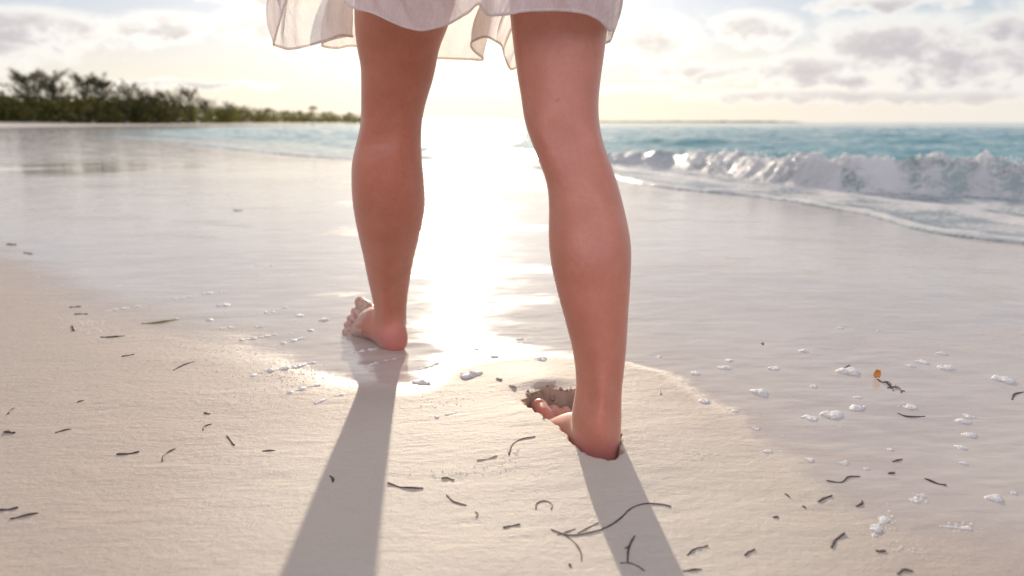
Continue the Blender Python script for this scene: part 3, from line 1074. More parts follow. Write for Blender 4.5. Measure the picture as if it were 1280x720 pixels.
# blend heel, ankle bones and shank into one another
def soften_ankles(me):
    n = len(me.vertices)
    c = np.empty(n * 3)
    me.vertices.foreach_get('co', c)
    c = c.reshape(-1, 3)
    e = np.empty(len(me.edges) * 2, int)
    me.edges.foreach_get('vertices', e)
    e = e.reshape(-1, 2)
    deg = np.bincount(e.ravel(), minlength=n).astype(float)
    wgt = np.zeros(n)
    for M_ in (M_L, M_R):
        Mi_ = np.array(M_.inverted())
        q_ = c @ Mi_[:3, :3].T + Mi_[:3, 3]
        d_ = np.linalg.norm((q_ - np.array([0, 0.045, 0.075])) / np.array([0.06, 0.075, 0.055]), axis=1)
        wgt = np.maximum(wgt, np.clip(1.6 - 1.2 * d_, 0, 1))
    wgt = 0.6 * wgt[:, None]
    for _ in range(70):
        acc = np.zeros_like(c)
        for k in range(3):
            acc[:, k] = np.bincount(e[:, 0], c[e[:, 1], k], n) + np.bincount(e[:, 1], c[e[:, 0], k], n)
        c = c + wgt * (acc / np.maximum(deg, 1)[:, None] - c)
    me.vertices.foreach_set('co', c.ravel())
    me.update()


soften_ankles(body_me)
body_me.name = 'body'
body_me.polygons.foreach_set('use_smooth', [True] * len(body_me.polygons))
co = np.empty(len(body_me.vertices) * 3)
body_me.vertices.foreach_get('co', co)
co = co.reshape(-1, 3)
# sand sticks to the lifted foot, and pink heels and soles
Mi = np.array(M_L.inverted())
lf = co @ Mi[:3, :3].T + Mi[:3, 3]
on_l = (np.abs(lf[:, 0]) < 0.07) & (lf[:, 1] > -0.03) & (lf[:, 1] < 0.27) & (lf[:, 2] < 0.11)
sandy = np.where(on_l, 0.52 * sstep(lf[:, 1], 0.05, 0.12) * (1 - sstep(lf[:, 2], 0.07, 0.11)), 0)
Mr = np.array(M_R.inverted())
rf = co @ Mr[:3, :3].T + Mr[:3, 3]
on_r = (np.abs(rf[:, 0]) < 0.07) & (rf[:, 1] > -0.03) & (rf[:, 1] < 0.27) & (rf[:, 2] < 0.12)
pink = np.where(on_l, (1 - sstep(lf[:, 2], 0.03, 0.07)) * (1 - sstep(lf[:, 1], 0.03, 0.08)), 0)
pink = np.maximum(pink, np.where(on_r, (1 - sstep(rf[:, 2], 0.045, 0.085)) * (1 - sstep(rf[:, 1], 0.03, 0.08)), 0))
sandy = np.maximum(sandy, np.where(on_r, 0.45 * (1 - sstep(rf[:, 2], 0.02, 0.05)), 0))
for nm, arr in (('sandy', sandy), ('pink', pink)):
    at = body_me.attributes.new(nm, 'FLOAT', 'POINT')
    at.data.foreach_set('value', arr.astype(np.float32))

m, t, bs = mat('skin')
g = t.add('ShaderNodeNewGeometry').outputs['Position']
blot = t.noise(g, 28, 5, 0.6)
blot2 = t.noise(g, 9, 3, 0.5)
pore = t.noise(g, 520, 3, 0.7)
mott = t.noise(g, 150, 4, 0.65)
mole = t.noise(g, 75, 1, 0.4)
col = t.mix(t.ss(blot, 0.3, 0.7), (0.470, 0.173, 0.107), (0.510, 0.205, 0.132))
col = t.mix(t.m('MULTIPLY', t.ss(blot2, 0.45, 0.75), 0.35), col, (0.44, 0.150, 0.105))
col = t.mix(t.m('MULTIPLY', t.ss(mott, 0.40, 0.75), 0.46), col, (0.42, 0.145, 0.110))
col = t.mix(t.m('MULTIPLY', t.ss(mole, 0.77, 0.82), 0.4), col, (0.28, 0.12, 0.085))
col = t.mix(t.m('MULTIPLY', t.attr('pink'), 0.55), col, (0.54, 0.195, 0.175))
sn = t.noise(g, 120, 5, 0.7)
sm_ = t.ss(t.m('ADD', t.attr('sandy'), t.m('MULTIPLY', t.m('SUBTRACT', sn, 0.5), 1.6)), 0.40, 0.62)
col = t.mix(t.m('MULTIPLY', sm_, 0.8), col, t.mix(pore, (0.42, 0.33, 0.27), (0.62, 0.53, 0.44)))
setp(t, bs, color=col, rough=t.m('ADD', 0.36, t.m('MULTIPLY', sm_, 0.4)), sss=0.70, sss_r=(1.0, 0.38, 0.22), sss_s=0.024, spec=0.5, sheen=0.40)
bs.inputs['Sheen Roughness'].default_value = 0.35
bs.inputs['Sheen Tint'].default_value = (1.0, 0.85, 0.7, 1)
hh = t.m('ADD', t.m('MULTIPLY', pore, 0.25), t.m('ADD', t.m('MULTIPLY', blot, 0.5), t.m('MULTIPLY', t.m('MULTIPLY', sm_, sn), 2.0)))
t.put(bs.inputs['Normal'], t.bump(hh, 0.8, 0.0014))
M_SKIN = m

person = empty('person', (HIP.x, HIP.y, 0))
tag(person, 'barefoot person walking away over the sand, left heel touching down, in a sheer white dress', 'person')
bo = link('body', body_me, M_SKIN, person)
bo.matrix_parent_inverse = Matrix.Translation((-HIP.x, -HIP.y, 0))

# dress: hem runs from the left blown corner round the back, the right side and the front
HEM = [(342, 57, 1.30), (349, 30, 1.275), (362, -8, 1.25), (388, -38, 1.215), (412, -22, 1.19), (432, 4, 1.18), (445, 11.5, 1.18), (466, 17, 1.185), (492, 29, 1.19), (510, 35.5, 1.195), (528, 38.5, 1.195),
       (546, 35, 1.19), (563, 29.5, 1.175), (585, 16.5, 1.155), (598, 6, 1.15), (606, 15, 1.14), (614, 20, 1.105), (638, 18, 1.085), (657, 14.5, 1.08), (696, 13.5, 1.078), (716, 15, 1.08), (735, 18.5, 1.085),
       (751, 27, 1.105), (761, 38.5, 1.14), (767, 38, 1.19), (763, 51, 1.25), (758, 54, 1.31), (735, 62, 1.37), (705, 70, 1.40), (670, 78, 1.415), (648, 84, 1.42), (638, 87, 1.41), (631, 72, 1.435),
       (627, 58, 1.40), (618, 51.5, 1.43), (606, 47, 1.39), (589, 54, 1.41), (592, 64, 1.445), (604, 75, 1.455), (580, 74.5, 1.47), (550, 73.5, 1.475), (510, 70, 1.48), (470, 62, 1.48), (440, 58, 1.475), (421, 61, 1.465), (403, 58, 1.45),
       (408, 52, 1.42), (432, 46, 1.40), (441, 46.5, 1.385), (427, 45, 1.36), (411, 50, 1.34), (384, 58, 1.345), (363, 62, 1.325), (352, 60, 1.31)]
hem3 = smooth_poly([tuple(P(*h)) for h in HEM] + [tuple(P(*HEM[0]))], 6)[:-1]
NH = len(hem3)
WAIST = Vector((HIP.x, HIP.y, 1.02))
# angular position of each hem point round the body axis (monotone along the hem's length)
seg = np.linalg.norm(np.roll(hem3, -1, 0) - hem3, axis=1)
arc = np.concatenate([[0], np.cumsum(seg)[:-1]]) / seg.sum()
ang_h = np.unwrap(np.arctan2(hem3[:, 1] - HIP.y, hem3[:, 0] - HIP.x))
lin = ang_h[0] + arc * 2 * math.pi
ang_s = 0.5 * lin + 0.5 * np.linspace(ang_h[0], ang_h[0] + 2 * math.pi, NH, endpoint=False)
rows_, NV = [], 46
for j in range(NV):
    v = (j / (NV - 1)) ** 1.25
    ring = []
    for i in range(NH):
        a = ang_s[i]
        wst = np.array([WAIST.x + 0.128 * math.cos(a), WAIST.y + 0.098 * math.sin(a), WAIST.z])
        hipp = np.array([HIP.x + 0.245 * math.cos(a), HIP.y + 0.185 * math.sin(a), 0.84])
        p0 = hem3[i]
        # hold the hem's own fold for a while, then ease to hip and waist
        p1 = p0 + np.array([0.02 * math.cos(a), 0.02 * math.sin(a), 0.10])
        if i < 0:
            p1 = p0
        b = (1 - v) ** 3 * p0 + 3 * (1 - v) ** 2 * v * p1 + 3 * (1 - v) * v * v * hipp + v ** 3 * wst
        fold = 0.0060 * math.sin(arc[i] * 2 * math.pi * 23 + 2.2 * math.sin(arc[i] * 31 + v * 3)) * (1 - v) * min(1, v * 10)
        fold += 0.0042 * math.sin(arc[i] * 2 * math.pi * 57 + v * 9 + 3 * math.sin(arc[i] * 19)) * (1 - v) * min(1, v * 12)
        b = b + np.array([math.cos(a), math.sin(a), 0]) * fold
        ring.append(b)
    rows_.append(ring)
dv = np.array(rows_)
i = np.arange(NV - 1)[:, None]
j = np.arange(NH)[None, :]
q4 = np.stack([i * NH + j, i * NH + (j + 1) % NH, (i + 1) * NH + (j + 1) % NH, (i + 1) * NH + j], -1).reshape(-1, 4)


def cloth_mat(name, col, sheer, tr):
    m, t, bs = mat(name)
    tcx = t.add('ShaderNodeTexCoord').outputs['Object']
    cr = t.noise(t.mapping(tcx, (1, 1, 0.45)), 38, 6, 0.65, 1.2)
    thr = t.noise(t.mapping(tcx, (400, 400, 60)), 1.0, 2, 0.5)
    nb = t.bump(t.m('ADD', cr, t.m('MULTIPLY', thr, 0.03)), 0.9, 0.007)
    setp(t, bs, color=col, rough=0.8, spec=0.2, normal=nb, sheen=0.2)
    tl = t.add('ShaderNodeBsdfTranslucent')
    t.put(tl.inputs[0], (0.90, 0.84, 0.76))
    t.put(tl.inputs[1], nb)
    ms = t.add('ShaderNodeMixShader')
    t.put(ms.inputs[0], tr)
    t.put(ms.inputs[1], bs.outputs[0])
    t.put(ms.inputs[2], tl.outputs[0])
    tp = t.add('ShaderNodeBsdfTransparent')
    m2 = t.add('ShaderNodeMixShader')
    t.put(m2.inputs[0], t.ss(thr, 0.35, 0.65, sheer * 0.85, sheer * 1.15))
    t.put(m2.inputs[1], ms.outputs[0])
    t.put(m2.inputs[2], tp.outputs[0])
    t.l.new(m2.outputs[0], m.node_tree.nodes['Material Output'].inputs[0])
    return m


M_CLOTH = cloth_mat('white voile', (0.85, 0.79, 0.81), 0.22, 0.46)
M_HEM = cloth_mat('double hem of the voile', (0.88, 0.83, 0.82), 0.22, 0.60)
dress = link('dress', np_mesh('dress', dv.reshape(-1, 3), q4, True), M_CLOTH, person)
dress.matrix_parent_inverse = Matrix.Translation((-HIP.x, -HIP.y, 0))
# doubled hem band: a closed strip wrapped over the cut edge
hb = []
nrm = np.stack([np.cos(ang_s), np.sin(ang_s), 0 * ang_s], 1)
tang = np.roll(hem3, -1, 0) - np.roll(hem3, 1, 0)
tang /= np.linalg.norm(tang, axis=1)[:, None]
upv = dv[3] - dv[0]
upv /= np.linalg.norm(upv, axis=1)[:, None]
nn = np.cross(tang, upv)
nn /= np.linalg.norm(nn, axis=1)[:, None] + 1e-9
band = [dv[0] + upv * 0.0032 + nn * 0.0009, dv[0] + nn * 0.0010 - upv * 0.0006, dv[0] - nn * 0.0010 - upv * 0.0006, dv[0] + upv * 0.0032 - nn * 0.0009]
bv = np.array(band)
i = np.arange(4)[:, None]
q5 = np.stack([i * NH + j, i * NH + (j + 1) % NH, ((i + 1) % 4) * NH + (j + 1) % NH, ((i + 1) % 4) * NH + j], -1).reshape(-1, 4)
hm = link('hem', np_mesh('hem', bv.reshape(-1, 3), q5, True), M_HEM, dress)
hm.matrix_parent_inverse = dress.matrix_parent_inverse.copy()
hm.matrix_parent_inverse = Matrix.Identity(4)

# ------------------------------------------------------------------ what the sea left on the sand
M_WEED = simple('dead seagrass', (0.050, 0.034, 0.030), (0.115, 0.078, 0.062), 60, 0.6, 0.4)
M_OLIVE = simple('olive seagrass', (0.20, 0.17, 0.05), (0.30, 0.25, 0.09), 60, 0.5, 0.4)
M_PALE = simple('bleached seagrass', (0.30, 0.24, 0.20), (0.42, 0.35, 0.30), 60, 0.7, 0.3)
M_LEAF = simple('orange leaf', (0.45, 0.13, 0.02), (0.62, 0.30, 0.06), 90, 0.4, 0.5)


def ribbon(pts, wpx, depth_wave=0.0):
    """ground points of a strand and its half width"""
    g = [G(*p) for p in pts]
    if len(g) > 2:
        cur = smooth_poly([tuple(p) for p in g], 5)
    else:
        a, b = np.array(g[0]), np.array(g[1])
        n = np.array([-(b - a)[1], (b - a)[0], 0])
        bend = rng.normal() * 0.07
        cur = np.array([a + (b - a) * u + n * bend * 4 * u * (1 - u) for u in np.linspace(0, 1, 9)])
    mid = cur[len(cur) // 2]
    dist = math.sqrt(mid[0] ** 2 + mid[1] ** 2 + CAM_H ** 2)
    hw = wpx * 0.44 * dist / FPX
    zz = z_sand(cur[:, 0], cur[:, 1])
    cur[:, 2] = zz + hw * 0.12 + (np.abs(np.sin(np.linspace(0, 4.1, len(cur)) + rng.random() * 3)) - 0.4) * hw * 0.5
    return cur, hw


def strand_mb(mb, pts, wpx, org):
    cur, hw = ribbon(pts, wpx)
    n = len(cur)
    rad = [(hw * 0.92 * (1.0 - 0.45 * abs(2 * k / (n - 1) - 1) ** 3) * (0.8 + 0.4 * rng.random()), hw * (0.34 + 0.12 * rng.random())) for k in range(n)]
    mb.tube(cur - np.array(org), rad, 8)


def weed(name, label, strands, wpx=4.0, m=None, group='seagrass scraps on the sand', cat='seagrass'):
    org = G(*strands[0][len(strands[0]) // 2])
    mb = MB()
    for sdd in strands:
        strand_mb(mb, sdd, wpx, org)
    o = link(name, mb.mesh(name), m or M_WEED)
    o.location = org
    tag(o, label, cat, group)
    return o


W1 = [
    ('olive yellow grass blade lying on damp sand, the only yellow one', [(177, 405), (200, 403), (223, 399)], 5.0, M_OLIVE),
    ('long dark blade beside the sparkling bubble patch on the left', [(126, 421.6), (140, 421.5), (156.5, 420)], 4.0, None),
    ('short dark blade just above the sparkling bubble patch on the left', [(93, 393), (109, 393)], 3.0, None),
    ('faint thin blade, topmost of those by the left bubble patch', [(87, 384.5), (101, 383.5)], 2.6, None),
    ('thin slanting sliver below the left bubble patch', [(152, 445.7), (168, 443)], 3.0, None),
    ('wavy two-bend dark strip right of the sliver below the bubble patch', [(217, 463), (224, 459), (231, 455.6), (243, 452)], 3.0, None),
    ('tiny dark dash between the left edge and the wavy strip', [(96, 503), (105, 500.5)], 3.2, None),
    ('thin forked-looking wisp near the left edge, above a stubby dark one', [(10, 518), (14, 513), (18, 510)], 2.6, None),
    ('stubby dark scrap by the left edge', [(5, 540), (18, 541.6)], 5.5, None),
    ('slim dark blade slanting up to the right, near the stubby left scrap', [(69.5, 541), (89, 536)], 3.4, None),
    ('straight thick dark blade alone in the middle of the left sand', [(146, 568), (160, 567.5), (174, 565)], 4.6, None),
    ('bent dark strand with a pale root end, right of the straight thick blade', [(203, 577), (205, 570), (211, 565), (219, 561)], 3.4, None),
    ('small hooked strand above the bent one with the pale root', [(254, 538), (256, 533), (264.6, 530)], 3.0, None),
    ('tiny dark speck of weed above the small hooked strand', [(255.6, 515.4), (263, 517.5)], 4.0, None),
    ('short steep strand pointing down to the right, left of the left leg shadow', [(284, 545), (289, 551), (293, 557)], 3.8, None),
    ('short level blade nearest to the left edge of the left leg shadow', [(328, 564), (344, 563)], 4.2, None),
    ('dark blade cut by the left edge of the view, upper of two', [(-4, 638), (10, 637), (23, 634.7)], 4.4, None),
    ('dark blade at the lower left, lower of two beside the edge', [(13, 649), (30, 645), (48, 641)], 4.6, None),
    ('small steep scrap lying inside the left leg shadow', [(412.5, 595), (416, 603)], 4.5, None),
    ('dark crumb of weed left of the sparkling bubble patch', [(90, 408), (92, 414)], 4.0, None),
    ('thick tapered blade with a pale upper edge between the two leg shadows', [(485, 604), (500, 608.5), (514, 610), (529, 610.5)], 5.4, None),
    ('short bowed blade below the thick tapered one', [(558.5, 619), (567.5, 627), (583, 632)], 4.2, None),
    ('small curled scrap above the short bowed blade', [(552, 598), (560, 597.5), (567.5, 600.6)], 4.2, None),
    ('half-buried pale blade between the curled scrap and the tall arch', [(596, 576), (610, 573.5), (621, 570)], 4.0, M_PALE),
    ('tall arched thin strand standing left of the right heel', [(636, 569), (640, 556), (651, 549), (669, 546)], 3.2, None),
    ('dark strand curled into an open ring', [(670, 637), (670.5, 630), (677, 626.5), (685, 627), (690, 631), (689, 637)], 3.2, None),
    ('short straight bar just left of the branched sprig', [(629, 660), (650, 656)], 4.4, None),
    ('tiny upright wisp below the short bowed blade', [(594, 640), (595, 647)], 3.0, None),
    ('tiny speck near the bottom edge below the branched sprig', [(712, 705), (714, 709)], 4.0, None),
    ('short level blade at the bottom edge inside the right leg shadow', [(854, 714), (865, 712.6), (877, 711.6)], 4.6, None),
    ('wavy brown strand with a hump on the right sand', [(1033, 601), (1051, 603), (1060, 596.5), (1075, 595.5)], 3.4, None),
    ('short slanting bar, upper of two tiny bars left of the straight blade', [(1115.5, 577), (1127.5, 574)], 3.6, None),
    ('tiny level bar, lower of two left of the straight blade', [(1110, 592), (1118, 591)], 4.6, None),
    ('straight dark blade sloping down to the right on the right sand', [(1155.5, 598), (1170, 604), (1183, 607)], 4.0, None),
    ('bowed dark blade with raised tips below the orange leaf', [(1122, 516.6), (1135.5, 521), (1156, 520.5)], 3.6, None),
    ('bowed brown strand below the wavy humped one', [(1023, 627.5), (1031, 622.5), (1040, 620)], 4.4, None),
    ('stubby steep piece right of the bowed brown strand', [(1070, 633), (1077, 626)], 5.0, None),
    ('small dark nub halfway between the right leg shadow and the bowed brown strand', [(966, 646.7), (973, 646)], 4.6, None),
    ('thick curved dark strand hooking upward at the lower right', [(1039.5, 685), (1043, 676), (1055.5, 667)], 5.4, None),
    ('small hooked piece right of the right leg shadow near the bottom', [(931, 694.7), (935.5, 690), (943.5, 687)], 4.6, None),
    ('thick stub below the bubbly foam at the lower right', [(1095, 689), (1107, 689)], 5.2, None),
    ('arched piece cut by the bottom edge at the right', [(1122, 718), (1129, 712.6), (1141, 714)], 4.6, None),
    ('short thin sliver above the small dark nub', [(981, 617), (987, 622)], 3.0, None),
    ('short thin sliver left of the bowed brown strand', [(1003, 632), (1007.5, 635.5)], 3.0, None),
    ('curved thin strand at the right edge of the view', [(1265, 499.5), (1268, 493), (1279, 490)], 3.4, None),
    ('thin strand standing out of the foam left of the orange leaf', [(1051, 461), (1062, 456.5)], 2.4, None),
    ('tiny dark tip of weed on wet sand, farthest up on the right', [(951, 428), (953.5, 431)], 4.0, None),
    ('tiny upright wisp just right of the right ankle', [(824.5, 487), (826, 494)], 2.6, None),
    ('brown lump of weed on the dry mound left of the right foot', [(621, 473.5), (627, 475)], 6.0, M_PALE),
    ('second pale lump of weed between the brown lump and the right foot', [(637, 482), (645, 485)], 5.0, M_PALE),
    ('small dark bit of weed far off on the shining sand left of the left calf', [(291, 263), (303, 263.4)], 3.0, M_OLIVE),
    ('pair-like dash on the shining sand at the far left edge', [(8, 305.5), (20, 306)], 3.0, None),
    ('thin dash right of the one at the far left edge', [(30, 316), (40, 317.5)], 2.8, None),
]
for lb, pts, wpx, mm in W1:
    weed('seagrass_blade', lb, [pts], wpx, mm)


def sprig(label, parts_, wpx):
    org = G(*parts_[0][0])
    root = empty('seaweed_sprig', org)
    tag(root, label, 'seaweed', 'branched seaweed sprigs')
    for k, pts in enumerate(parts_):
        mb = MB()
        strand_mb(mb, pts, wpx * (1.0 if k == 0 else 0.85), org)
        link('stem' if k == 0 else 'branch', mb.mesh('sprig strand'), M_WEED, root)


sprig('large forked seaweed sprig with a long wavy stem crossing the right leg shadow',
      [[(689, 662), (710, 669), (736, 666), (759, 659), (776, 647.5), (789, 635.5), (806, 630), (826, 630.6), (839, 633.6)],
       [(702, 666), (717.5, 677.5), (726, 690.6), (727, 702)], [(697, 669), (708, 665), (719, 661)], [(722, 667), (735, 659.5), (748, 653.5)]], 3.6)
sprig('small three-armed seaweed sprig inside the right leg shadow at the bottom',
      [[(793.6, 670), (786, 685), (784.5, 703)], [(775, 704), (791, 705), (805.6, 714)], [(786, 683), (781, 686)]], 3.6)
sprig('two-piece bent seaweed scrap on the right edge of the right leg shadow',
      [[(859, 694), (864, 689), (870.5, 685)], [(870.5, 685.2), (878, 684), (885, 682)]], 4.0)

# orange leaf caught in dark weed
org = G(1096, 473)
root = empty('orange_leaf', org)
tag(root, 'small orange leaf tangled in dark weed on wet sand', 'leaf')
V, F = [], []
nx, ny = 7, 9
sc = 0.0016
for a in range(ny):
    for b in range(nx):
        v_, u_ = a / (ny - 1), b / (nx - 1) - 0.5
        wd = 0.6 + 1.0 * math.sin(math.pi * (0.10 + 0.80 * v_))
        V.append((u_ * wd * 5.2 * sc, 0.4 * sc * math.cos(u_ * 5) * 2 + 0.6 * sc * math.sin(v_ * 4), 0.001 + v_ * 9.5 * sc + 0.5 * sc * math.sin(u_ * 7 + v_ * 3)))
lf_me = np_mesh('leaf blade', np.array(V), grid_quads(ny, nx, False), True)
lfo = link('blade', lf_me, M_LEAF, root)
sol = lfo.modifiers.new('thickness', 'SOLIDIFY')
sol.thickness = 0.0006
for pts in [[(1097, 474), (1103, 478), (1110, 477.5), (1114, 481)], [(1109, 485), (1119, 484), (1125, 488), (1131, 489.5)], [(1106, 476), (1112, 482), (1117, 489)], [(1118, 481), (1124, 486), (1127, 491)]]:
    mb = MB()
    strand_mb(mb, pts, 2.8, org)
    link('weed_strand', mb.mesh('weed strand'), M_WEED, root)

# ---- foam
m, t, bs = mat('sea foam')
gg = t.add('ShaderNodeNewGeometry').outputs['Position']
vb = t.add('ShaderNodeTexVoronoi')
t.put(vb.inputs['Vector'], gg)
t.put(vb.inputs['Scale'], 420)
fn = t.noise(gg, 160, 4, 0.6)
setp(t, bs, color=t.mix(fn, (0.80, 0.79, 0.77), (0.92, 0.91, 0.89)), rough=0.5, sss=1.0, sss_r=(1.0, 1.0, 1.0), sss_s=0.012,
     normal=t.bump(t.m('ADD', vb.outputs['Distance'], t.m('MULTIPLY', fn, 0.6)), 0.9, 0.002))
tl = t.add('ShaderNodeBsdfTranslucent')
t.put(tl.inputs[0], (0.86, 0.84, 0.80))
mxs = t.add('ShaderNodeMixShader')
t.put(mxs.inputs[0], 0.35)
t.put(mxs.inputs[1], bs.outputs[0])
t.put(mxs.inputs[2], tl.outputs[0])
t.l.new(mxs.outputs[0], m.node_tree.nodes['Material Output'].inputs[0])
M_FOAM = m


def foam_blob(px, py, wpx, label, group, aspect=0.62, hgt=0.21, lumps=5):
    c = G(px, py)
    dist = math.sqrt(c.x ** 2 + c.y ** 2 + CAM_H ** 2)
    r = wpx * 0.46 * dist / FPX
    ph = rng.random(8) * 6.28
    nu, nv = 22, 7
    V, F = [], []
    for a in range(nv):
        th = (a / (nv - 1)) * math.pi / 2
        for k in range(nu):
            p = 2 * math.pi * k / nu
            rr_ = 1 + 0.16 * math.sin(2 * p + ph[0]) + 0.13 * math.sin(3 * p + ph[1]) + 0.09 * math.sin(5 * p + ph[2]) + 0.06 * math.sin(8 * p + ph[3])
            rr_ *= math.sin(th) ** 0.8 + 0.02
            z_ = hgt * 2 * r * math.cos(th) * (1 + 0.30 * math.sin(3 * p + ph[4]) * math.sin(th) + 0.25 * math.sin(5 * rr_ + ph[5]))
            x_ = c.x + r * rr_ * math.cos(p)
            # seen at a slant, so the ground footprint is longer than it looks
            y_ = c.y + r * rr_ * math.sin(p) * aspect * 1.6
            V.append((x_ - c.x, y_ - c.y, max(z_, -0.002) * 0.8 - 0.0008))
    for a in range(nv - 1):
        for k in range(nu):
            F.append((a * nu + k, (a + 1) * nu + k, (a + 1) * nu + (k + 1) % nu, a * nu + (k + 1) % nu))
    o = link('foam_blob', np_mesh('foam blob', np.array(V), np.array(F), True), M_FOAM)
    o.location = c
    tag(o, label, 'sea foam', group)


BL = [
    (1040, 519, 25, 'large oval foam blob with a shadow, biggest one below the orange leaf'), (1013, 523, 18, 'flat foam blob touching the left side of the large oval one'),
    (1070, 510, 19, 'rounded foam blob right above the large oval one'), (1073, 497, 10, 'tiny foam blob straight above the rounded one'),
    (1138, 509, 16, 'flat foam blob just below the weed of the orange leaf'), (1017, 483, 11, 'small foam blob on wet sand, alone left of the orange leaf'),
    (950, 491, 24, 'long lopsided foam blob nearest to the dry mound on the right'), (968, 461, 15, 'plump foam blob above the long lopsided one'),
    (907, 460, 17, 'wide foam blob, lower of a pair right of the right shin'), (912, 451, 12, 'small foam blob, upper of a pair right of the right shin'),
    (869, 467, 14, 'foam blob left of the pair, close to the right shin'), (880, 502, 17, 'foam blob at the edge of the dry mound right of the ankle'),
    (919, 514, 11, 'little foam blob below the long lopsided one'), (945, 536, 10, 'faint foam blob below the little one, on the mound edge'),
    (959, 564, 12, 'low foam blob at the head of faint drag marks'), (1012, 575, 13, 'flat round foam blob left of the tiny weed bars'),
    (1055, 579, 13, 'flat foam blob between the round one and the tiny weed bars'), (1083, 586, 9, 'tiny foam blob nearest to the tiny weed bars'),
    (1113, 562, 10, 'tiny foam blob above the tiny weed bars'), (1139, 458, 12, 'small foam blob right of the orange leaf, first of three in a row'),
    (1153, 453, 15, 'flat foam blob, middle of three in a row above the leaf'), (1182, 460, 17, 'plump shaded foam blob, right end of three in a row'),
    (1177, 442, 12, 'small foam blob above the plump shaded one'), (1254, 475, 22, 'long pale foam blob near the right edge'),
    (1211, 521, 13, 'top foam blob of the column of five on the right'), (1203, 527, 17, 'second foam blob of the column of five, pressed against the top one'),
    (1212, 544, 16, 'third foam blob of the column of five on the right'), (1202, 560, 15, 'fourth foam blob of the column of five on the right'),
    (1204, 579, 10, 'bottom foam blob of the column of five, pitted and smallest'), (1243, 623, 19, 'foam blob with a trailing shadow at the right, below the column of five'),
    (1267, 616, 9, 'tiny foam blob at the right edge beside the trailing one'), (1143, 625, 13, 'bubbly foam cluster, left piece, right below the straight weed blade'),
    (1153, 620, 12, 'bubbly foam cluster, right piece, below the straight weed blade'), (1061, 465, 25, 'long thin foam blob left of the orange leaf with a strand in it'),
    (1005, 439, 14, 'flat foam blob far up the wet sand, above the lone small one'), (1050, 410, 9, 'tiny foam blob far up the wet sand, highest on the right'),
    (676, 449, 19, 'bright foam blob touching the dry mound between the legs'), (618, 446, 13, 'foam blob in the glitter between the legs, left of the bright one'),
    (588, 468, 28, 'long grey foam scrap on the front edge of the dry mound'), (528, 478, 22, 'grey angular foam scrap right of the left leg shadow'),
    (546, 455, 13, 'foam blob in the glitter just above the angular scrap'), (596, 436, 12, 'foam blob in the glitter, higher of the ones between the legs'),
    (650, 424, 11, 'small foam blob close to the right shin, high between the legs'), (355.6, 384.5, 9, 'round foam blob left of the left toes'),
    (375, 394.5, 11, 'foam blob left of and below the round one by the toes'), (388, 413, 10, 'foam blob lower left of the left toes'),
    (280, 382, 15, 'flat foam blob below the end of the long foam line'), (323, 409, 9, 'tiny foam blob between the two short foam lines on the left'),
    (825, 446, 9, 'tiny foam blob right of the right shin at the mound'), (1098, 413, 8, 'tiny far foam blob right of the highest one'),
    (405, 400, 14, 'bright foam blob right beside the left toes'), (262, 400, 12, 'low foam blob above the foam line that ends at the blob'),
]
for px, py, wp, lb in BL:
    foam_blob(px, py, wp, lb, 'foam blobs on the wet sand')


def foam_line(pts, wpx, label):
    g = np.array([tuple(G(*p)) for p in smooth_poly(pts, 6)])
    mid = g[len(g) // 2]
    dist = math.sqrt(mid[0] ** 2 + mid[1] ** 2 + CAM_H ** 2)
    hw = wpx * 0.5 * dist / FPX
    n = 110
    arc_ = np.concatenate([[0], np.cumsum(np.linalg.norm(np.diff(g, axis=0), axis=1))])
    u = np.linspace(0, arc_[-1], n)
    cur = np.stack([np.interp(u, arc_, g[:, k]) for k in range(3)], 1)
    nz = fbm(u * 110 + wpx * 7.7, u * 0 + wpx * 3.3, 3)
    rad = hw * np.clip(0.50 + 2.9 * nz, 0.06, 1.7) * np.clip(4 * np.sin(np.linspace(0.04, math.pi - 0.04, n)), 0.1, 1)
    cur[:, 1] += hw * 1.5 * fbm(u * 45, u * 0 + 9.1 + wpx, 2)
    cur[:, 2] = z_sand(cur[:, 0], cur[:, 1])
    mb = MB()
    mb.tube(cur - cur[n // 2], [(r_ * 1.3, r_ * 0.5) for r_ in rad], 9)
    o = link('foam_line', mb.mesh('foam line'), M_FOAM)
    o.location = cur[n // 2]
    tag(o, label, 'sea foam', 'lines of foam on the sand')


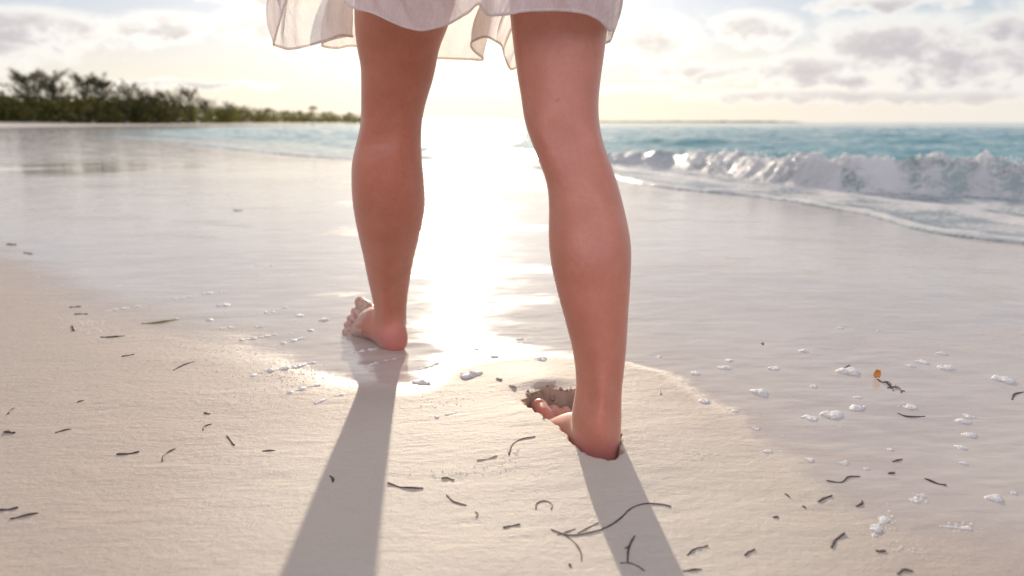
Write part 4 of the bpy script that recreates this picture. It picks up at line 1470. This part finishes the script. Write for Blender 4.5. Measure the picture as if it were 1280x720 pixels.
for pts, wp, lb in [([(128, 390), (160, 385), (191, 380)], 4.0, 'thin foam line running up to the right from the bubble patch'),
                    ([(208, 375.5), (232, 372), (252, 368.5)], 4.4, 'middle foam line in the row of three left of the left leg'),
                    ([(252, 367.5), (268, 366), (286, 363.5)], 5.0, 'bright right-end foam line in the row of three left of the left leg'),
                    ([(314, 393), (330, 391), (344, 390.5)], 4.2, 'short foam line left of the left toes'),
                    ([(275, 411), (292, 409)], 3.6, 'short faint foam line left of the tiny blob'),
                    ([(297, 426), (330, 421), (345, 418), (365, 417)], 5.5, 'broad foam line above the heavy foam line, left of the left foot'),
                    ([(350, 430), (366, 426), (381, 422)], 5.5, 'thick short foam line just left of the left foot'),
                    ([(312, 471), (338, 463), (372, 458), (397, 452)], 7.5, 'heavy lumpy foam line reaching the left foot shadow'),
                    ([(358, 492), (380, 485), (402, 481)], 5.5, 'foam line lying across the edge of the left foot shadow'),
                    ([(392, 505), (412, 497), (434, 491)], 5.0, 'foam line inside the left leg shadow'),
                    ([(440, 443), (456, 438), (474, 436)], 4.0, 'foam line in the shade under the left heel'),
                    ([(455, 459), (476, 452), (496, 448)], 3.6, 'upper foam line inside the shade below the left heel'),
                    ([(522, 462), (550, 455), (575, 447)], 3.6, 'thin foam line through the glitter right of the left heel'),
                    ([(523, 529), (545, 522), (572, 515)], 4.2, 'crumbly foam line on the dry mound between the feet'),
                    ([(168, 305), (190, 303.5)], 3.2, 'far short foam line on the shining sand, left of the left calf'),
                    ([(316, 334), (342, 332)], 3.2, 'far foam line right of the others on the shining sand'),
                    ([(152, 320), (172, 319)], 3.0, 'far foam dash below the far short line on the left'),
                    ([(1173, 657), (1200, 660), (1228, 661)], 4.0, 'crumbly foam line at the lower right'),
                    ([(1092, 672), (1096, 660), (1104, 650), (1110, 645)], 8.0, 'steep bubbly foam patch at the lower right')]:
    foam_line(pts, wp, lb)

m, t, bs = mat('bubble film')
setp(t, bs, color=(0.92, 0.90, 0.88), rough=0.12, ior=1.33)
tp = t.add('ShaderNodeBsdfTransparent')
tl = t.add('ShaderNodeBsdfTranslucent')
t.put(tl.inputs[0], (0.95, 0.93, 0.90))
m1 = t.add('ShaderNodeMixShader')
t.put(m1.inputs[0], 0.55)
t.put(m1.inputs[1], bs.outputs[0])
t.put(m1.inputs[2], tl.outputs[0])
m2 = t.add('ShaderNodeMixShader')
t.put(m2.inputs[0], 0.45)
t.put(m2.inputs[1], m1.outputs[0])
t.put(m2.inputs[2], tp.outputs[0])
t.l.new(m2.outputs[0], m.node_tree.nodes['Material Output'].inputs[0])
M_BUB = m

# bubble froth: hundreds of tiny domes left in patches
V, F, o_ = [], [], 0
PATCH = [(116, 408, 24, 20, 260), (100, 400, 18, 10, 70), (330, 478, 44, 20, 260), (370, 466, 40, 14, 150), (310, 500, 30, 12, 90), (190, 422, 30, 8, 40), (560, 505, 34, 12, 70), (640, 574, 16, 8, 50), (560, 596, 34, 8, 80),
         (620, 592, 30, 8, 60), (880, 576, 22, 8, 70), (1105, 655, 14, 18, 110), (1130, 690, 34, 10, 70), (1200, 660, 26, 6, 50), (1148, 625, 14, 8, 70), (290, 440, 30, 8, 60), 
         (230, 455, 60, 22, 60), (330, 400, 60, 14, 70), (430, 415, 40, 10, 40), (600, 430, 70, 22, 130), (1060, 520, 120, 40, 80), (240, 345, 110, 26, 110), (100, 330, 80, 20, 40)]
base_dome = []
for a in range(3):
    th = a / 2 * math.pi / 2
    for k in range(6):
        base_dome.append((math.sin(th) * math.cos(k * math.pi / 3), math.sin(th) * math.sin(k * math.pi / 3), math.cos(th)))
base_dome = np.array(base_dome)
bf = np.array([(a * 6 + k, (a + 1) * 6 + k, (a + 1) * 6 + (k + 1) % 6, a * 6 + (k + 1) % 6) for a in range(2) for k in range(6)])
cx_, cy_, cr_ = [], [], []
for (px, py, rx, ry, n) in PATCH:
    for _ in range(int(n * 0.7)):
        qx, qy = px + rng.normal() * rx * 0.5, py + rng.normal() * ry * 0.5
        p = Gz(qx, qy, 0.0)
        cx_.append(p.x)
        cy_.append(p.y)
        cr_.append((0.0006 + 0.0012 * rng.random() ** 2) * (1.0 + 0.35 * max(p.y - 1.0, 0)))
cx_, cy_, cr_ = map(np.array, (cx_, cy_, cr_))
cz_ = z_sand(cx_, cy_)
ctr = np.stack([cx_, cy_, cz_ - 0.0003], 1)
V = (ctr[:, None, :] + base_dome[None] * cr_[:, None, None]).reshape(-1, 3)
F = (bf[None] + (np.arange(len(ctr)) * len(base_dome))[:, None, None]).reshape(-1, 4)
tag(link('foam_bubbles', np_mesh('foam bubbles', V, F, True), M_BUB), 'froth of tiny white bubbles scattered in patches over the sand', 'sea foam', None, 'stuff')

# crumbs of damp sand broken off round the footprint
CR = MB()
for _ in range(90):
    u = rng.random() * 0.8
    if u < 0.6:
        a_, b_ = 0.247 + rng.normal() * 0.006, -0.045 + 0.085 * rng.random()
    elif u < 0.8:
        a_, b_ = 0.12 + 0.11 * rng.random(), -0.047 + rng.normal() * 0.003
    else:
        a_, b_ = 0.30 * rng.random(), (0.05 + rng.random() * 0.03) * (1 if rng.random() < 0.5 else -1)
    qx = RF_HEEL.x + RF_U[0] * a_ + RF_V[0] * b_
    qy = RF_HEEL.y + RF_U[1] * a_ + RF_V[1] * b_
    r_ = 0.0007 + 0.0026 * rng.random() ** 2 * (1.0 if u < 0.6 else 0.5)
    V_, F_ = ellipsoid((qx, qy, zs(qx, qy) + r_ * 0.3), (r_ * (0.8 + 0.5 * rng.random()), r_, r_ * (0.6 + 0.4 * rng.random())), None, 8, 6)
    V_ = [Vector(p) + Vector(rng.normal(size=3) * r_ * 0.20) for p in V_]
    CR.addvf(V_, F_)
m_, t_, b_s = mat('bounce-tinted damp sand crumbs')
g_ = t_.add('ShaderNodeNewGeometry').outputs['Position']
n_ = t_.noise(g_, 700, 3, 0.7)
setp(t_, b_s, color=t_.mix(n_, (0.28, 0.175, 0.115), (0.42, 0.29, 0.20)), rough=0.8, spec=0.2, normal=t_.bump(n_, 1.0, 0.001))  # damp sand colour made orange-brown by painted-in bounce from the skin
tag(link('sand_crumbs', CR.mesh('sand crumbs'), m_), 'crumbs of damp sand broken off round the right footprint', 'sand', None, 'stuff')

# spray thrown off the wave crest
cs_, rs_ = [], []
for (px, py, bpy_, n, sx, sz) in [(950, 196, 232, 90, 0.10, 0.06), (1172, 200, 245, 130, 0.14, 0.05), (1225, 206, 248, 60, 0.06, 0.05), (1262, 206, 250, 80, 0.07, 0.07), (900, 203, 222, 60, 0.10, 0.04), (875, 198, 219, 50, 0.10, 0.04),
                               (800, 187, 209, 40, 0.10, 0.03), (1000, 205, 236, 60, 0.2, 0.04), (1075, 200, 241, 50, 0.2, 0.03)]:
    b = Gz(px, bpy_, ZW)
    c0 = P(px, py + 3, b.y + 0.27)
    for _ in range(n):
        cs_.append((c0.x + rng.normal() * sx * 0.6, c0.y + rng.normal() * 0.05, c0.z + (rng.random() ** 1.6 - 0.35) * sz * 1.5))
        rs_.append(0.003 + 0.010 * rng.random() ** 3)
ctr, cr_ = np.array(cs_), np.array(rs_)
full = np.concatenate([base_dome, base_dome[6:] * np.array([1, 1, -1])])
sph, sf = [], []
for a in range(5):
    th = a / 4 * math.pi
    for k in range(6):
        sph.append((math.sin(th) * math.cos(k * math.pi / 3), math.sin(th) * math.sin(k * math.pi / 3), math.cos(th)))
sph = np.array(sph)
sf = np.array([(a * 6 + k, (a + 1) * 6 + k, (a + 1) * 6 + (k + 1) % 6, a * 6 + (k + 1) % 6) for a in range(4) for k in range(6)])
V = (ctr[:, None, :] + sph[None] * cr_[:, None, None]).reshape(-1, 3)
F = (sf[None] + (np.arange(len(ctr)) * len(sph))[:, None, None]).reshape(-1, 4)
tag(link('sea_spray', np_mesh('sea spray', V, F, True), M_FOAM), 'white spray thrown up along the crest of the breaking wave', 'spray', None, 'stuff')
